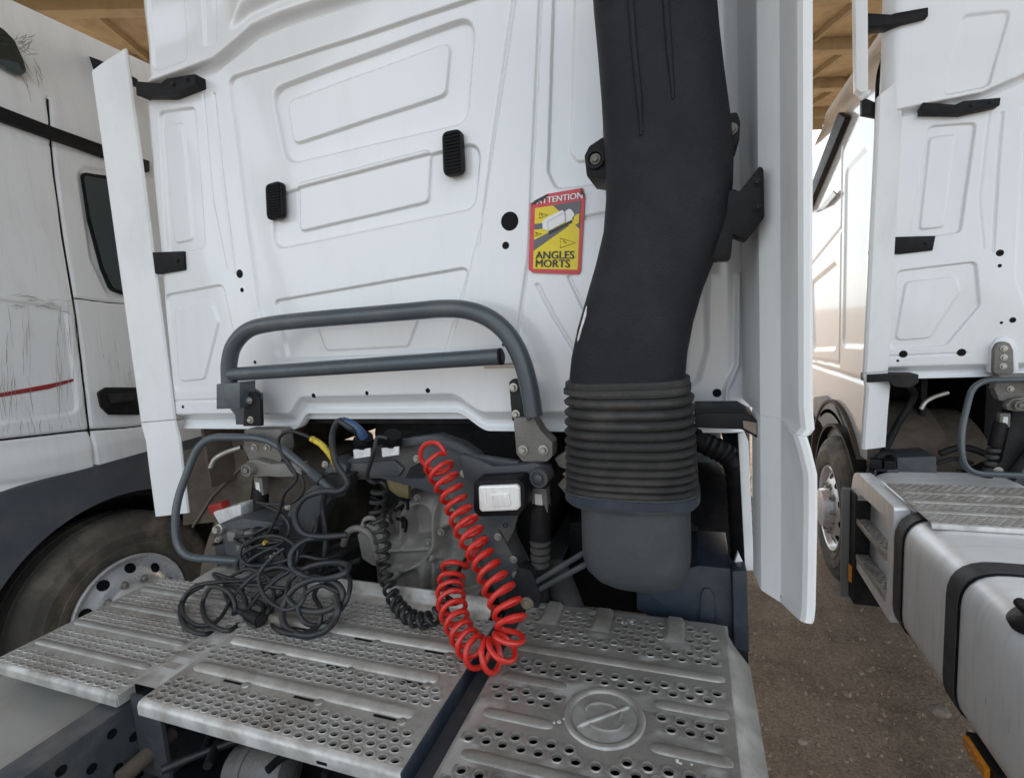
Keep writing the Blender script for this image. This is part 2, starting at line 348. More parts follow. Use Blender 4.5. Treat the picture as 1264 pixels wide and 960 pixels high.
def add_scratches(mat):
    """fine dark scrape lines running down the scuffed panels"""
    t = mat.node_tree; N = t.nodes; L = t.links; b = N['Principled BSDF']
    src = b.inputs['Base Color'].links[0].from_socket
    co = N.new('ShaderNodeTexCoord'); mp = N.new('ShaderNodeMapping'); mp.inputs['Scale'].default_value = (1, 40, 1.1); mp.inputs['Rotation'].default_value = (0.06, 0, 0)
    L.new(co.outputs['Object'], mp.inputs['Vector'])
    n = N.new('ShaderNodeTexNoise'); n.inputs['Scale'].default_value = 2.6; n.inputs['Detail'].default_value = 5; n.inputs['Roughness'].default_value = .8
    L.new(mp.outputs['Vector'], n.inputs['Vector'])
    r = N.new('ShaderNodeValToRGB'); r.color_ramp.elements[0].position = .575; r.color_ramp.elements[1].position = .65
    L.new(n.outputs['Fac'], r.inputs['Fac'])
    n2 = N.new('ShaderNodeTexNoise'); n2.inputs['Scale'].default_value = 2.2; n2.inputs['Detail'].default_value = 3
    L.new(co.outputs['Object'], n2.inputs['Vector'])
    r2 = N.new('ShaderNodeValToRGB'); r2.color_ramp.elements[0].position = .42; r2.color_ramp.elements[1].position = .58
    L.new(n2.outputs['Fac'], r2.inputs['Fac'])
    m = N.new('ShaderNodeMath'); m.operation = 'MULTIPLY'; L.new(r.outputs['Color'], m.inputs[0]); L.new(r2.outputs['Color'], m.inputs[1])
    sx = N.new('ShaderNodeSeparateXYZ'); L.new(co.outputs['Object'], sx.inputs[0])
    za = N.new('ShaderNodeMapRange'); za.interpolation_type = 'SMOOTHSTEP'; L.new(sx.outputs['Z'], za.inputs['Value']); za.inputs['From Min'].default_value = 1.45; za.inputs['From Max'].default_value = 1.6
    zb_ = N.new('ShaderNodeMapRange'); zb_.interpolation_type = 'SMOOTHSTEP'; L.new(sx.outputs['Z'], zb_.inputs['Value']); zb_.inputs['From Min'].default_value = 2.35; zb_.inputs['From Max'].default_value = 2.1; zb_.inputs['To Min'].default_value = .12
    mz = N.new('ShaderNodeMath'); mz.operation = 'MULTIPLY'; L.new(za.outputs['Result'], mz.inputs[0]); L.new(zb_.outputs['Result'], mz.inputs[1])
    m2 = N.new('ShaderNodeMath'); m2.operation = 'MULTIPLY'; L.new(m.outputs[0], m2.inputs[0]); L.new(mz.outputs[0], m2.inputs[1])
    mx = N.new('ShaderNodeMix'); mx.data_type = 'RGBA'; L.new(m2.outputs[0], mx.inputs['Factor']); L.new(src, mx.inputs['A']); mx.inputs['B'].default_value = (.09, .075, .065, 1)
    L.new(mx.outputs['Result'], b.inputs['Base Color'])
add_scratches(WHITE_SIDE)

def edge_wear(mat, col, amt=.75, lo=.515, hi=.56):
    """boot-worn bright metal on the raised rims and ribs"""
    t = mat.node_tree; N = t.nodes; L = t.links; b = N['Principled BSDF']
    src = b.inputs['Base Color'].links[0].from_socket
    g = N.new('ShaderNodeNewGeometry'); r = N.new('ShaderNodeMapRange'); L.new(g.outputs['Pointiness'], r.inputs['Value'])
    r.inputs['From Min'].default_value = lo; r.inputs['From Max'].default_value = hi; r.inputs['To Max'].default_value = amt
    n = N.new('ShaderNodeTexNoise'); n.inputs['Scale'].default_value = 14; n.inputs['Detail'].default_value = 4
    co = N.new('ShaderNodeTexCoord'); L.new(co.outputs['Object'], n.inputs['Vector'])
    nr = N.new('ShaderNodeMapRange'); L.new(n.outputs['Fac'], nr.inputs['Value']); nr.inputs['From Min'].default_value = .35; nr.inputs['From Max'].default_value = .6
    m = N.new('ShaderNodeMath'); m.operation = 'MULTIPLY'; L.new(r.outputs['Result'], m.inputs[0]); L.new(nr.outputs['Result'], m.inputs[1])
    mx = N.new('ShaderNodeMix'); mx.data_type = 'RGBA'; L.new(m.outputs[0], mx.inputs['Factor']); L.new(src, mx.inputs['A']); mx.inputs['B'].default_value = (*col, 1)
    L.new(mx.outputs['Result'], b.inputs['Base Color'])
edge_wear(DECK, (.72, .71, .69), .6, .53, .60); edge_wear(DECKD, (.58, .57, .55), .6, .53, .60)
# ------------------------------------------------------------------ ground
def ground():
    n = 380
    u = np.linspace(-1, 1, n); g = np.sign(u) * (np.abs(u) ** 2.6)
    X, Y = np.meshgrid(0.6 + g * 400, 2.6 + g * 400)
    rng = np.random.RandomState(3); Z = np.zeros_like(X)
    for k in range(60):
        f = rng.uniform(0.6, 9); a = rng.uniform(0, 6.28); ph = rng.uniform(0, 6.28)
        Z += 0.006 / f ** 0.8 * np.sin((X * math.cos(a) + Y * math.sin(a)) * f * 2 + ph)
    fade = np.exp(-((X - .6) ** 2 + (Y - 2.6) ** 2) / 400.0)
    Z *= fade
    # tyre tracks pressed along the lorries' way
    for xc in (0.80, -3.0):
        w = np.exp(-((X - xc) / 0.13) ** 4) * fade
        Z -= w * 0.018; Z += w * 0.007 * np.sin(Y * 95 + np.sin(X * 30) * 1.5)
    Z -= Z.max() + 0.0
    me = grid_obj('ground', np.stack([X.ravel(), Y.ravel(), Z.ravel()], 1), grid_faces(n, n), DIRT, None)
    me['kind'] = 'structure'
    return me
DIRT = mk('brown_dirt', (0.48, 0.365, 0.275), 0.92, var=0.28, scale=2.2, dirt=(0.22, 0.163, 0.122), dirt_amt=0.7, dirt_scale=3.2, bump=0.9, bscale=26)
def enrich_dirt():
    t = DIRT.node_tree; N = t.nodes; L = t.links; b = N['Principled BSDF']
    co = N.new('ShaderNodeTexCoord'); v = N.new('ShaderNodeTexVoronoi'); v.inputs['Scale'].default_value = 55
    L.new(co.outputs['Object'], v.inputs['Vector'])
    n = N.new('ShaderNodeTexNoise'); n.inputs['Scale'].default_value = 70; n.inputs['Detail'].default_value = 6; n.inputs['Roughness'].default_value = .75
    L.new(co.outputs['Object'], n.inputs['Vector'])
    b1 = N.new('ShaderNodeBump'); b1.inputs['Strength'].default_value = 0.9; b1.inputs['Distance'].default_value = 0.03
    L.new(n.outputs['Fac'], b1.inputs['Height'])
    old = b.inputs['Normal'].links[0].from_socket
    L.new(old, b1.inputs['Normal']); L.new(b1.outputs['Normal'], b.inputs['Normal'])
    src = b.inputs['Base Color'].links[0].from_socket
    r = N.new('ShaderNodeValToRGB'); r.color_ramp.elements[0].position = .35; r.color_ramp.elements[1].position = .7
    r.color_ramp.elements[0].color = (.62, .6, .58, 1); r.color_ramp.elements[1].color = (1.5, 1.5, 1.5, 1)
    L.new(n.outputs['Fac'], r.inputs['Fac'])
    mx = N.new('ShaderNodeMix'); mx.data_type = 'RGBA'; mx.blend_type = 'MULTIPLY'; mx.inputs['Factor'].default_value = 1
    L.new(src, mx.inputs['A']); L.new(r.outputs['Color'], mx.inputs['B']); L.new(mx.outputs['Result'], b.inputs['Base Color'])
enrich_dirt()
GROUND = ground()

# ------------------------------------------------------------------ the roof over the yard (turned against the parked lorries)
def build_roof():
    ang = math.radians(24); ez = Vector((math.cos(ang), math.sin(ang), 0)); ey = Vector((-math.sin(ang), math.cos(ang), 0))
    O = Vector((2.64, 13.64, 6.0))           # a spot on the far eave
    r = thing('yard_roof', 'brown ribbed roof on beams high above the parked lorries', 'roof', O)
    def bx(mb, a0, a1, b0, b1, z0, z1):
        c = [O + ez * a + ey * b for a, b in ((a0, b0), (a1, b0), (a1, b1), (a0, b1))]
        return mb.prism_v([(q.x, q.y, z0) for q in c], (0, 0, z1 - z0))
    W0, W1, Lb = -16.0, 12.0, -12.6
    nb, na = 9, 0
    sp = 1.4
    obj('roof_slab', bx(MB(), W0, W1, Lb, 0, 6.26, 6.36), ROOFM, r)
    for j in range(nb + 1):
        b = -j * sp
        obj('cross_beam', bx(MB(), W0, W1, b - .09, b + .09, 6.06, 6.258), ROOFB, r, bevel=.012)
    a = W0
    while a <= W1 + .01:
        obj('rafter', bx(MB(), a - .035, a + .035, Lb, -.1, 6.16, 6.256), ROOFB, r)
        a += 0.875
    obj('eave_board', bx(MB(), W0, W1, .095, .16, 5.86, 6.42), ROOFB, r, bevel=.01)
    for a in (W0 + .3, W1 - .3):
        for b in (-.4, Lb + .4):
            c = O + ez * a + ey * b
            obj('post', bx(MB(), a - .14, a + .14, b - .14, b + .14, -.1, 6.058), ROOFB, r, bevel=.02)
build_roof()

# ================================================================== MAIN LORRY
XC, YW = -1.02, 1.57
T1 = thing('truck_tractor', 'white lorry tractor in the middle, black air intake and grey guard rail on its back', 'truck', (XC, YW, 0))

def wallpts(pts): return [(q.x, q.z) for q in PX(pts, YW)]
def zbot(x):
    x = np.asarray(x)
    a = sstep(x, -1.535, -1.45); b = sstep(x, -0.80, -0.67)
    return 1.493 + 0.066 * (a - b)

def build_wall(parent, taper=True, nu=640):
    x0, x1, ztop = -2.205, 0.165, 3.46
    nv = 540
    xs = np.linspace(x0, x1, nu)
    t = np.concatenate([np.linspace(0, .745, 460, endpoint=False), np.linspace(.745, 1, 80)])
    U = np.tile(xs, (nv, 1)); Zb = zbot(U)
    V = Zb + (ztop - Zb) * t[:, None]
    XL0 = np.full_like(V, x0)
    if taper:   # the cab narrows towards its roof
        XL0 = np.interp(V, [1.4, 1.5, 2.84, 2.92, 3.5], [-2.225, -2.215, -2.095, -2.015, -1.94])
        U = XL0 + (x1 - XL0) * (U - x0) / (x1 - x0); Zb = zbot(U)
        V = Zb + (ztop - Zb) * t[:, None]
    fp = lambda pts, r, depth, w: ('poly', fillet(wallpts(pts), r), depth, w)
    ln = lambda pts, depth, w: ('line', wallpts(pts), depth, w)
    feats = [
        # big middle field
        fp([(281, 96), (420, 52), (640, -22), (598, 250), (580, 330), (552, 442), (345, 446), (318, 380)], .04, .010, .010),
        # upper double panel
        fp([(331, 108), (584, 14), (574, 148), (350, 201)], .055, .014, .012),
        fp([(349, 122), (552, 46), (546, 113), (357, 176)], .03, -.009, .009),
        # second panel
        fp([(334, 240), (592, 172), (584, 256), (334, 308)], .05, .008, .010),
        fp([(366, 226), (529, 183), (526, 248), (366, 285)], .02, -.008, .008),
        # lower panel
        fp([(335, 371), (577, 329), (545, 436), (352, 443)], .02, .008, .009),
        fp([(385, 396), (516, 384), (500, 428), (398, 433)], .02, -.005, .008),
        # left column
        fp([(196, 138), (240, 132), (253, 305), (206, 316)], .025, .009, .010),
        fp([(200, 156), (223, 150), (236, 296), (214, 300)], .02, -.005, .010),
        ln([(263, 116), (272, 200), (289, 335)], .007, .006),
        ln([(250, 116), (262, 250), (279, 330)], .004, .005),
        fp([(203, 364), (275, 351), (290, 420), (268, 480), (216, 484)], .03, .008, .009),
        fp([(214, 381), (261, 374), (268, 398), (251, 468), (219, 471)], .03, -.006, .009),
        ln([(212, 495), (290, 493)], .004, .005),
        # upper left column, above the ledge
        fp([(196, -30), (240, -40), (240, 78), (199, 94)], .03, .006, .012),
        fp([(262, -30), (277, -35), (277, 58), (262, 66)], .015, .006, .008),
        # right column
        ln([(669, -40), (652, 320), (638, 420)], .008, .005),
        ln([(634, -20), (604, 190), (590, 300)], .007, .006),
        fp([(685, -60), (760, -70), (760, 225), (686, 233), (676, 212)], .03, .008, .009),
        fp([(711, -60), (752, -60), (745, 196), (712, 199), (703, 187)], .02, -.005, .009),
        ln([(722, 269), (760, 262)], .005, .006),
        ln([(663, 352), (684, 392), (710, 434)], .005, .006),
        ln([(702, 342), (720, 380), (740, 400)], .005, .005),
        # right of the intake
        fp([(856, 330), (872, 320), (873, 430), (862, 470), (845, 480)], .02, .010, .02),
        ln([(912, 340), (911, 450), (897, 480), (895, 512)], -.012, .008),
    ]
    feats = [(f[0], f[1], f[2], f[3] * (.72 if f[0] == 'poly' else .8)) for f in feats]
    D = press(U, V, feats) * 1.45
    # ledge under the roof section: upper body stands proud
    gl = np.interp(U[0], [-2.3, -1.80, -1.60, -1.45, 0.3], [2.885, 2.9, 2.965, 2.972, 2.955])
    G = gl[None, :]
    up = sstep(V, G - .002, G + .012)
    D -= up * 0.034
    D += 0.016 * np.exp(-((V - (G - .010)) / .008) ** 2)
    ch = sstep(U, -1.56, -1.44)
    D -= ch * 0.032 * sstep(V, G + .040, G + .072)
    D -= (1 - ch) * 0.012 * sstep(V, G + .10, G + .3)
    # bottom: rounds in to a recessed lip
    dz = V - zbot(U)
    D += 0.045 * (1 - sstep(dz, .036, .078))
    D -= 0.012 * np.exp(-(dz / .012) ** 2)
    # bulges round the two mounting plates
    # rounded vertical corners
    for e, s in ((XL0, 1), (x1, -1)):
        q = np.clip(1 - (U - e) * s / .07, 0, 1)
        D += .07 * (1 - np.sqrt(np.clip(1 - q * q, 0, 1)))
    D += 0.0015 * np.sin(U * 7.1 + 1) * np.sin(V * 5.3) + .0008 * np.sin(U * 17 + V * 11)
    Yv = YW + D
    VV = np.stack([U.ravel(), Yv.ravel(), V.ravel()], 1)
    # return flange under the bottom edge
    bot = np.stack([U[0], Yv[0] + .05, V[0] + .002], 1)
    VV = np.concatenate([VV, bot]); F = grid_faces(nu, nv)
    i = np.arange(nu - 1); B = nu * nv
    F = np.concatenate([F, np.stack([B + i, B + i + 1, i + 1, i], 1)])
    return grid_obj('cab_rear_wall', VV, F, WHITE, parent)
WALL = build_wall(T1)
shared = []
def wy(u, v):  # wall depth is about YW everywhere
    return YW

# cab body behind the wall (sides, roof, floor)
mb = MB(); mb.box(-2.205, .165, 1.645, 3.75, 1.50, 3.47)
mb2 = MB(); ring = []
for y, ins, zt in ((1.64, 0, 3.46), (2.6, 0, 3.5), (3.3, .02, 3.4), (3.8, .06, 2.6), (3.95, .12, 1.9), (3.97, .12, 1.53)):
    ring.append([(-2.18 + ins, y, 1.53), (.165 - ins, y, 1.53), (.165 - ins, y, zt - .12), (.05 - ins, y, zt), (-1.85 + ins, y, zt), (-1.945 + ins, y, zt - .12)])
obj('cab_body', mb2.loft(ring), WHITE, T1)

def plug(px, py, r):
    c = P(px, py, Y=YW)
    m = MB(); m.lathe((c.x, YW + .012, c.z), (0, -1, 0), [(0, r), (.010, r), (.0135, r * .86), (.0138, 0.0)], 24)
    return obj('rubber_plug', m, CARTON, WALL)
for px, py, r in ((296, 338, .019), (299, 358, .0105), (629, 273, .031), (624, 303, .0125), (387, 488, .0095), (453, 485, .0095), (528, 482, .0095),
                  (885, 485, .013), (226, 502, .008), (622, 425, .008), (315, 447, .008)):
    plug(px, py, r)

def vent(pts):
    m = MB(); m.prism_px(pts, YW - .011, YW + .012, .024); v = obj('cab_vent', m, BLACK, WALL, bevel=.004)
    q = PX(pts, YW - .013); tl, tr, br, bl = q
    for k in range(12):
        t = (k + .9) / 13.0
        a = tl.lerp(bl, t); b = tr.lerp(br, t); a2 = a.lerp(b, .12); b2 = a.lerp(b, .88)
        s = MB(); s.box(min(a2.x, b2.x), max(a2.x, b2.x), YW - .0165, YW - .0132, a2.z - .0035, a2.z + .0025)
        # 3 levels only: slats are joined to the vent's own louvre
        if k == 0: allm = MB()
        allm.add(s.v, s.f)
    lv = obj('louvre', allm, CARTON, WALL); return v
vent([(327, 228), (347, 222), (349, 268), (329, 273)])
vent([(545, 163), (569, 158), (572, 213), (547, 219)])

# ------------------------------------------------------------------ side fairings
def fairing_left(parent, z0, z1, name='side_fairing', kink=True):
    """a folded panel standing just off the cab corner: outline in plan, extruded upwards with a waist"""
    prof = [(-2.262, 1.512), (-2.258, 1.500), (-2.246, 1.494), (-2.205, 1.514), (-2.160, 1.540), (-2.147, 1.549), (-2.132, 1.556), (-2.128, 1.564), (-2.134, 1.572), (-2.155, 1.560), (-2.20, 1.534), (-2.248, 1.510), (-2.254, 1.530)]
    m = MB(); rings = []
    for z, dx, sc in z0:
        rings.append([(x * 1 + dx, y, z + (0 if z < z1 else (x + 2.262) * .75)) for x, y in prof])
    m.loft(rings, caps=True)
    return obj(name, m, FAIR, parent, smooth=25)
fl = fairing_left(T1, [(1.545, -.020, 1.0), (1.60, -.018, 1.0), (2.0, -.008, 1.0), (2.5, .004, 1.0), (2.83, .012, .9), (2.96, .014, .82)], 2.9)
shared.append(fl)
fl2 = fairing_left(T1, [(1.115, -.022, 1.0), (1.30, -.016, 1.0), (1.46, -.008, 1.0), (1.525, -.020, 1.0), (1.541, -.020, 1.0)], 9, 'fairing_flap')
shared.append(fl2)

def fairing_right(parent):
    rows = [  # z, extra x of trailing edge, inner start
        (1.600, -.004), (1.612, .004), (1.66, .0), (2.0, -.002), (2.6, -.006), (3.3, -.014), (3.45, -.016)]
    prof = [(.138, 1.60), (.141, 1.53), (.1545, 1.33), (.155, 1.3285), (.192, 1.281), (.1925, 1.2795), (.1978, 1.125), (.199, 1.118), (.206, 1.106), (.216, 1.103), (.222, 1.110), (.222, 1.14), (.214, 1.30), (.172, 1.36), (.168, 1.60), (.18, 1.9), (.17, 1.9)]
    m = MB(); rings = []
    for z, dx in rows: rings.append([(x + dx * (1 if y < 1.2 else (.5 if z > 1.7 else 0)), y, z) for x, y in prof])
    m.loft(rings)
    a = obj('side_fairing', m, FAIR, parent, smooth=14)
    m = MB()
    # bottom cut on a slope: nearer the trailing edge the panel reaches lower
    def zlow(y): return np.interp(y, [1.10, 1.14, 1.20, 1.28, 1.35, 1.60, 1.9], [1.206, 1.196, 1.172, 1.147, 1.150, 1.16, 1.0])
    flap = [(.1462, 1.42)] + prof[2:14] + [(.165, 1.42)]
    rr = []
    for k, t in enumerate((0, .02, .08, .3, .6, .8, .93, 1.0)):
        rg = []
        dxk = (0.004, .006, .008, .009, .010, .009, -.002, -.010)[k]
        for x, y in flap:
            z = zlow(y) + (1.5995 - zlow(y)) * t
            rg.append((x + dxk * (1 if y < 1.2 else 0), y, z))
        rr.append(rg)
    m.loft(rr)
    b = obj('fairing_flap', m, FAIR, parent, smooth=14)
    # inner stiffening strip, pale, in front of the dark wheel arch
    m = MB(); m.prism_px([(911, 536), (919, 533), (924, 545), (931, 704), (920, 704)], 1.585, 1.60, .004)
    obj('inner_strip', m, FAIR, b, bevel=.003)
fairing_right(T1)

# fairing brackets
def bracket_left(parent, pts, Y0, Y1, nm='fairing_bracket'):
    m = MB(); m.prism_px(pts, Y0, Y1); return obj(nm, m, BLACK, parent, bevel=.004)
br1 = bracket_left(T1, [(167, 100), (198, 103), (205, 97), (240, 91), (241, 104), (207, 118), (168, 118)], YW - .045, YW + .02)
br2 = bracket_left(T1, [(168, 312), (226, 310), (227, 333), (198, 338), (168, 338)], YW - .012, YW + .02)
shared += [br1, br2]
for b, (px, py) in ((br1, (231, 98)), (br1, (214, 104)), (br2, (219, 322))):
    yb = YW - (.046 if b is br1 else .013); c = P(px, py, Y=yb); m = MB(); m.hexbolt((c.x, yb, c.z), (0, -1, 0), .007, .008); obj('bolt', m, DARKF, b)
m = MB(); m.prism_px([(888, 243), (905, 232), (913, 236), (938, 204), (943, 208), (944, 268), (922, 296), (905, 290), (902, 320), (870, 321), (868, 306), (882, 304)], 1.28, 1.345)
brr = obj('fairing_bracket', m, BLACK, T1, bevel=.005)
for px, py in ((934, 225), (935, 256)):
    c = P(px, py, Y=1.28); m = MB(); m.hexbolt((c.x, 1.279, c.z), (0, -1, 0), .006, .008); obj('bolt', m, DARKF, brr)
m = MB(); m.prism_px([(858, 510), (918, 510), (936, 520), (936, 541), (915, 530), (858, 528)], 1.36, 1.56)
brl = obj('lower_fairing_bracket', m, DARKF, T1, bevel=.003)
m = MB(); m.prism_px([(937, 519), (944, 519), (945, 545), (938, 545)], 1.345, 1.358); obj('bracket_end_plate', m, FAIR, brl, bevel=.002)
m = MB(); m.prism_px([(917, 519), (934, 522), (934, 537), (918, 528)], 1.353, 1.3585); obj('rusty_gusset', m, TAN, brl)

# ------------------------------------------------------------------ guard rail on the cab back
YG = 1.44
g = MB()
pth = spline(PX([(284, 498), (283, 470), (283, 448), (289, 426), (306, 408), (334, 400), (390, 394), (450, 389), (510, 384), (548, 381), (577, 383), (604, 393), (627, 413), (643, 442), (653, 477), (659, 513)], YG), 6)
RAIL = obj('guard_rail', g.tube(pth, .0285, 20), TUBE, T1)
a, b = P(286, 462, Y=YG), P(618, 440, Y=YG)
obj('cross_bar', MB().tube([a + Vector((-.02, 0, 0)), a, b - Vector((.006, 0, 0)), b], [.026, .026, .026, .024], 20), TUBE, RAIL)
c = P(619.5, 440, Y=YG); obj('bar_end_cap', MB().lathe((b.x - .002, b.y, b.z), (1, 0, 0.08), [(0, .0265), (.006, .0265), (.009, .02), (.009, 0)], 20), BLACK, RAIL)
obj('shelf_plate', MB().prism_px([(597, 451), (642, 450), (642, 454), (598, 455)], YG - .015, YG + .06), TAN, RAIL, bevel=.001)
obj('rail_foot', MB().prism_px([(267, 474), (296, 472), (296, 504), (267, 505)], YG - .028, YG + .045), TUBE, RAIL, bevel=.003)
obj('foot_gusset', MB().prism_px([(284, 476), (303, 474), (322, 486), (322, 524), (291, 524), (290, 512), (284, 505)], YG + .047, YG + .06), TUBE, RAIL, bevel=.002)
obj('foot_plate', MB().prism_px([(302, 490), (307, 484), (315, 484), (321, 495), (322, 526), (300, 526)], YG + .012, YG + .028, .004), DARKF, RAIL, bevel=.003)
rf = obj('foot_plate', MB().prism_px([(628, 472), (632, 468), (644, 469), (652, 520), (632, 520)], YG + .055, YG + .085, .006), DARKF, RAIL, bevel=.003)
obj('foot_web', MB().prism_px([(641, 478), (646, 478), (655, 518), (650, 520)], YG + .02, YG + .054), TUBE, RAIL, bevel=.002)
for px, py, yy in ((308, 494, .012), (310, 518, .012), (634, 478, .055), (637, 511, .055)):
    c = P(px, py, Y=YG + yy); obj('bolt', MB().hexbolt((c.x, YG + yy, c.z), (0, -1, 0), .0095, .013), STEEL, RAIL)
# spring clip where the rail meets
# cab mounting plates under the rail (shared shape with the neighbour)
def mount_plate(parent, pts, bolts, Y0=1.485, mat=CAST):
    o = obj('mounting_plate', MB().prism_px(pts, Y0, Y0 + .06, .012), mat, parent, bevel=.005)
    for px, py, r in bolts:
        c = P(px, py, Y=Y0); obj('bolt', MB().hexbolt((c.x, Y0 - .001, c.z), (0, -1, 0), r, .014), STEEL, o)
    return o
mount_plate(T1, [(633, 516), (658, 514), (668, 532), (682, 546), (682, 563), (675, 570), (645, 570), (637, 560), (636, 545)], [(646, 555, .011), (671, 555, .011)], 1.47)
ml = mount_plate(T1, [(301, 530), (347, 530), (350, 555), (345, 575), (308, 570), (300, 552)], [(315, 552, .010), (331, 552, .010)], 1.50)
shared.append(ml)
# a tongue-shaped plate bolted up the back wall, hidden here by the rail foot, plain on the neighbour
# ------------------------------------------------------------------ cab suspension
def arm(parent, pts, c, r, Y0=1.46, Y1=1.5, mat=CAST):
    o = obj('suspension_arm', MB().prism_px(pts, Y0, Y1, .01), mat, parent, bevel=.006)
    q = P(*c, Y=Y0); bs = MB(); bs.lathe((q.x, Y0 + .03, q.z), (0, -1, 0), [(0, r), (.055, r), (.06, r * .93), (.06, r * .72), (.054, r * .68), (.054, r * .42), (.064, r * .42), (.066, r * .3), (.066, 0)], 28)
    obj('pivot_boss', bs, mat, o); return o
al = arm(T1, [(300, 578), (305, 569), (315, 567), (335, 573), (352, 572), (372, 571), (372, 588), (345, 589), (330, 588), (312, 589), (303, 586)], (311, 578), .026)
shared.append(al)
ar = arm(T1, [(566, 560), (585, 566), (610, 576), (640, 574), (660, 571), (676, 578), (680, 590), (672, 602), (655, 601), (640, 596), (612, 595), (590, 598), (572, 590)], (668, 587), .031, 1.45, 1.5, FRAME)
def damper(parent, cx, y0, y1, y2, y3, Y, w, lab):
    t = P(cx, y0, Y=Y); b = P(cx, y1, Y=Y); c = P(cx, y2, Y=Y); d = P(cx, y3, Y=Y)
    o = obj('shock_absorber', MB().tube([t.lerp(b, .7), b, c], [w * .8, w, w * .98], 20), BLACK, parent)
    hm = MB(); hm.box(t.x - w * .72, t.x + w * .72, Y - w * .6, Y + w * .6, b.z - .004, t.z); obj('damper_head', hm, CAST, o, bevel=.004)
    lb = MB(); lb.box(t.x - w * .36, t.x + w * .3, Y - w * .6 - .003, Y - w * .6 - .001, b.z + .012, t.z - .018); obj('label_plate', lb, PAPER, o)
    cm = MB(); n = 4
    for k in range(n):
        q = c.lerp(d, (k + .5) / n); rr = w * (.98 - .1 * k / n)
        cm.lathe(q, (0, 0, 1), [(-.011, rr * .8), (-.006, rr * .97), (0, rr), (.006, rr * .97), (.011, rr * .8)], 22)
    obj('rubber_bellows', cm, RUBBER, o)
    e = P(cx + 1, y3 + 55, Y=Y); obj('damper_rod', MB().tube([d, e], w * .8, 14), DARKF, o)
    return o
dl = damper(T1, 322, 588, 608, 640, 680, 1.52, .030, True); shared.append(dl)
damper(T1, 667, 600, 628, 664, 700, 1.50, .036, True)
hk = obj('cast_hook', MB().prism_px([(684, 566), (700, 556), (716, 560), (722, 580), (716, 596), (722, 612), (716, 620), (700, 612), (688, 598), (696, 590), (700, 580), (690, 576)], 1.52, 1.56, .006), CAST, T1, bevel=.006)
for px, py in ((698, 576), (697, 585)):
    c = P(px, py, Y=1.52); obj('rivet', MB().lathe((c.x, 1.522, c.z), (0, -1, 0), [(0, .006), (.004, .006), (.006, .003), (.006, 0)], 10), TAN, hk)

# crossmember and its curved right leg
cm = obj('crossmember', MB().prism_px([(412, 592), (424, 572), (442, 558), (475, 554), (492, 546), (532, 541), (562, 552), (582, 566), (596, 590), (604, 630), (622, 665), (640, 700), (655, 735), (648, 760), (622, 756), (606, 720), (590, 680), (575, 650), (558, 618), (520, 604), (470, 590), (440, 592)], 1.50, 1.60, .012), FRAME, T1, bevel=.008)
for px, py in ((573, 584), (615, 662), (637, 709), (515, 566), (634, 690)):
    c = P(px, py, Y=1.5); obj('bolt', MB().hexbolt((c.x, 1.499, c.z), (0, -1, 0), .0095, .012), STEEL, cm)
obj('upper_flange', MB().prism_px([(440, 556), (475, 552), (492, 543), (532, 538), (566, 549), (586, 562), (640, 570), (640, 577), (582, 570), (560, 556), (530, 547), (494, 552), (476, 560), (442, 564)], 1.475, 1.50), FRAME, cm, bevel=.003)
obj('pocket', MB().prism_px([(500, 590), (506, 577), (516, 572), (530, 576), (522, 590)], 1.494, 1.4985), DARKF, cm)
obj('front_face', MB().prism_px([(428, 588), (434, 572), (486, 568), (498, 578), (492, 588)], 1.488, 1.50), FRAME, cm, bevel=.004)
lp = obj('lamp_bracket', MB().prism_px([(596, 634), (640, 634), (634, 655), (626, 670), (618, 655)], 1.46, 1.475, .005), FRAME, T1, bevel=.003)
c = P(624, 648, Y=1.46); obj('bracket_hole', MB().lathe((c.x, 1.4615, c.z), (0, -1, 0), [(0, .008), (.003, .008), (.003, .006), (.001, .006), (.001, 0)], 12), CARTON, lp)
# left leg of the frame
ll = obj('frame_leg', MB().prism_px([(388, 598), (410, 566), (428, 575), (424, 596), (396, 632), (378, 668), (366, 700), (330, 704), (340, 668), (358, 628), (372, 612)], 1.47, 1.55, .012), FRAME, T1, bevel=.008)
for px, py in ((356, 625), (343, 644), (402, 573)):
    c = P(px, py, Y=1.47); obj('bolt', MB().hexbolt((c.x, 1.469, c.z), (0, -1, 0), .0095, .012), STEEL, ll)
shared.append(ll)
obj('valve_block', MB().prism_px([(400, 586), (432, 586), (426, 612), (408, 616)], 1.44, 1.5, .004), DARKF, T1, bevel=.004)
# left valve cluster on the deck's far side
vb = obj('valve_cluster', MB().prism_px([(262, 650), (300, 640), (344, 646), (352, 700), (330, 722), (268, 706)], 1.40, 1.52, .01), FRAME, T1, bevel=.006)
obj('valve_body', MB().prism_px([(276, 660), (300, 654), (304, 690), (280, 694)], 1.37, 1.399, .006), FRAME, vb, bevel=.005)
obj('valve_body', MB().prism_px([(310, 652), (338, 656), (340, 684), (312, 688)], 1.375, 1.399, .006), DARKF, vb, bevel=.005)
obj('valve_body', MB().prism_px([(286, 696), (322, 696), (322, 712), (288, 712)], 1.375, 1.399, .004), FRAME, vb, bevel=.004)
for px, py in ((271, 665), (305, 675), (330, 668), (300, 705), (344, 700)):
    c = P(px, py, Y=1.37); obj('fitting', MB().lathe((c.x, 1.376, c.z), (0, -1, 0), [(0, .011), (.016, .011), (.016, .007), (.024, .007), (.024, 0)], 12), STEEL if px != 330 else YELPLAIN, vb)
rv = random.Random(21)
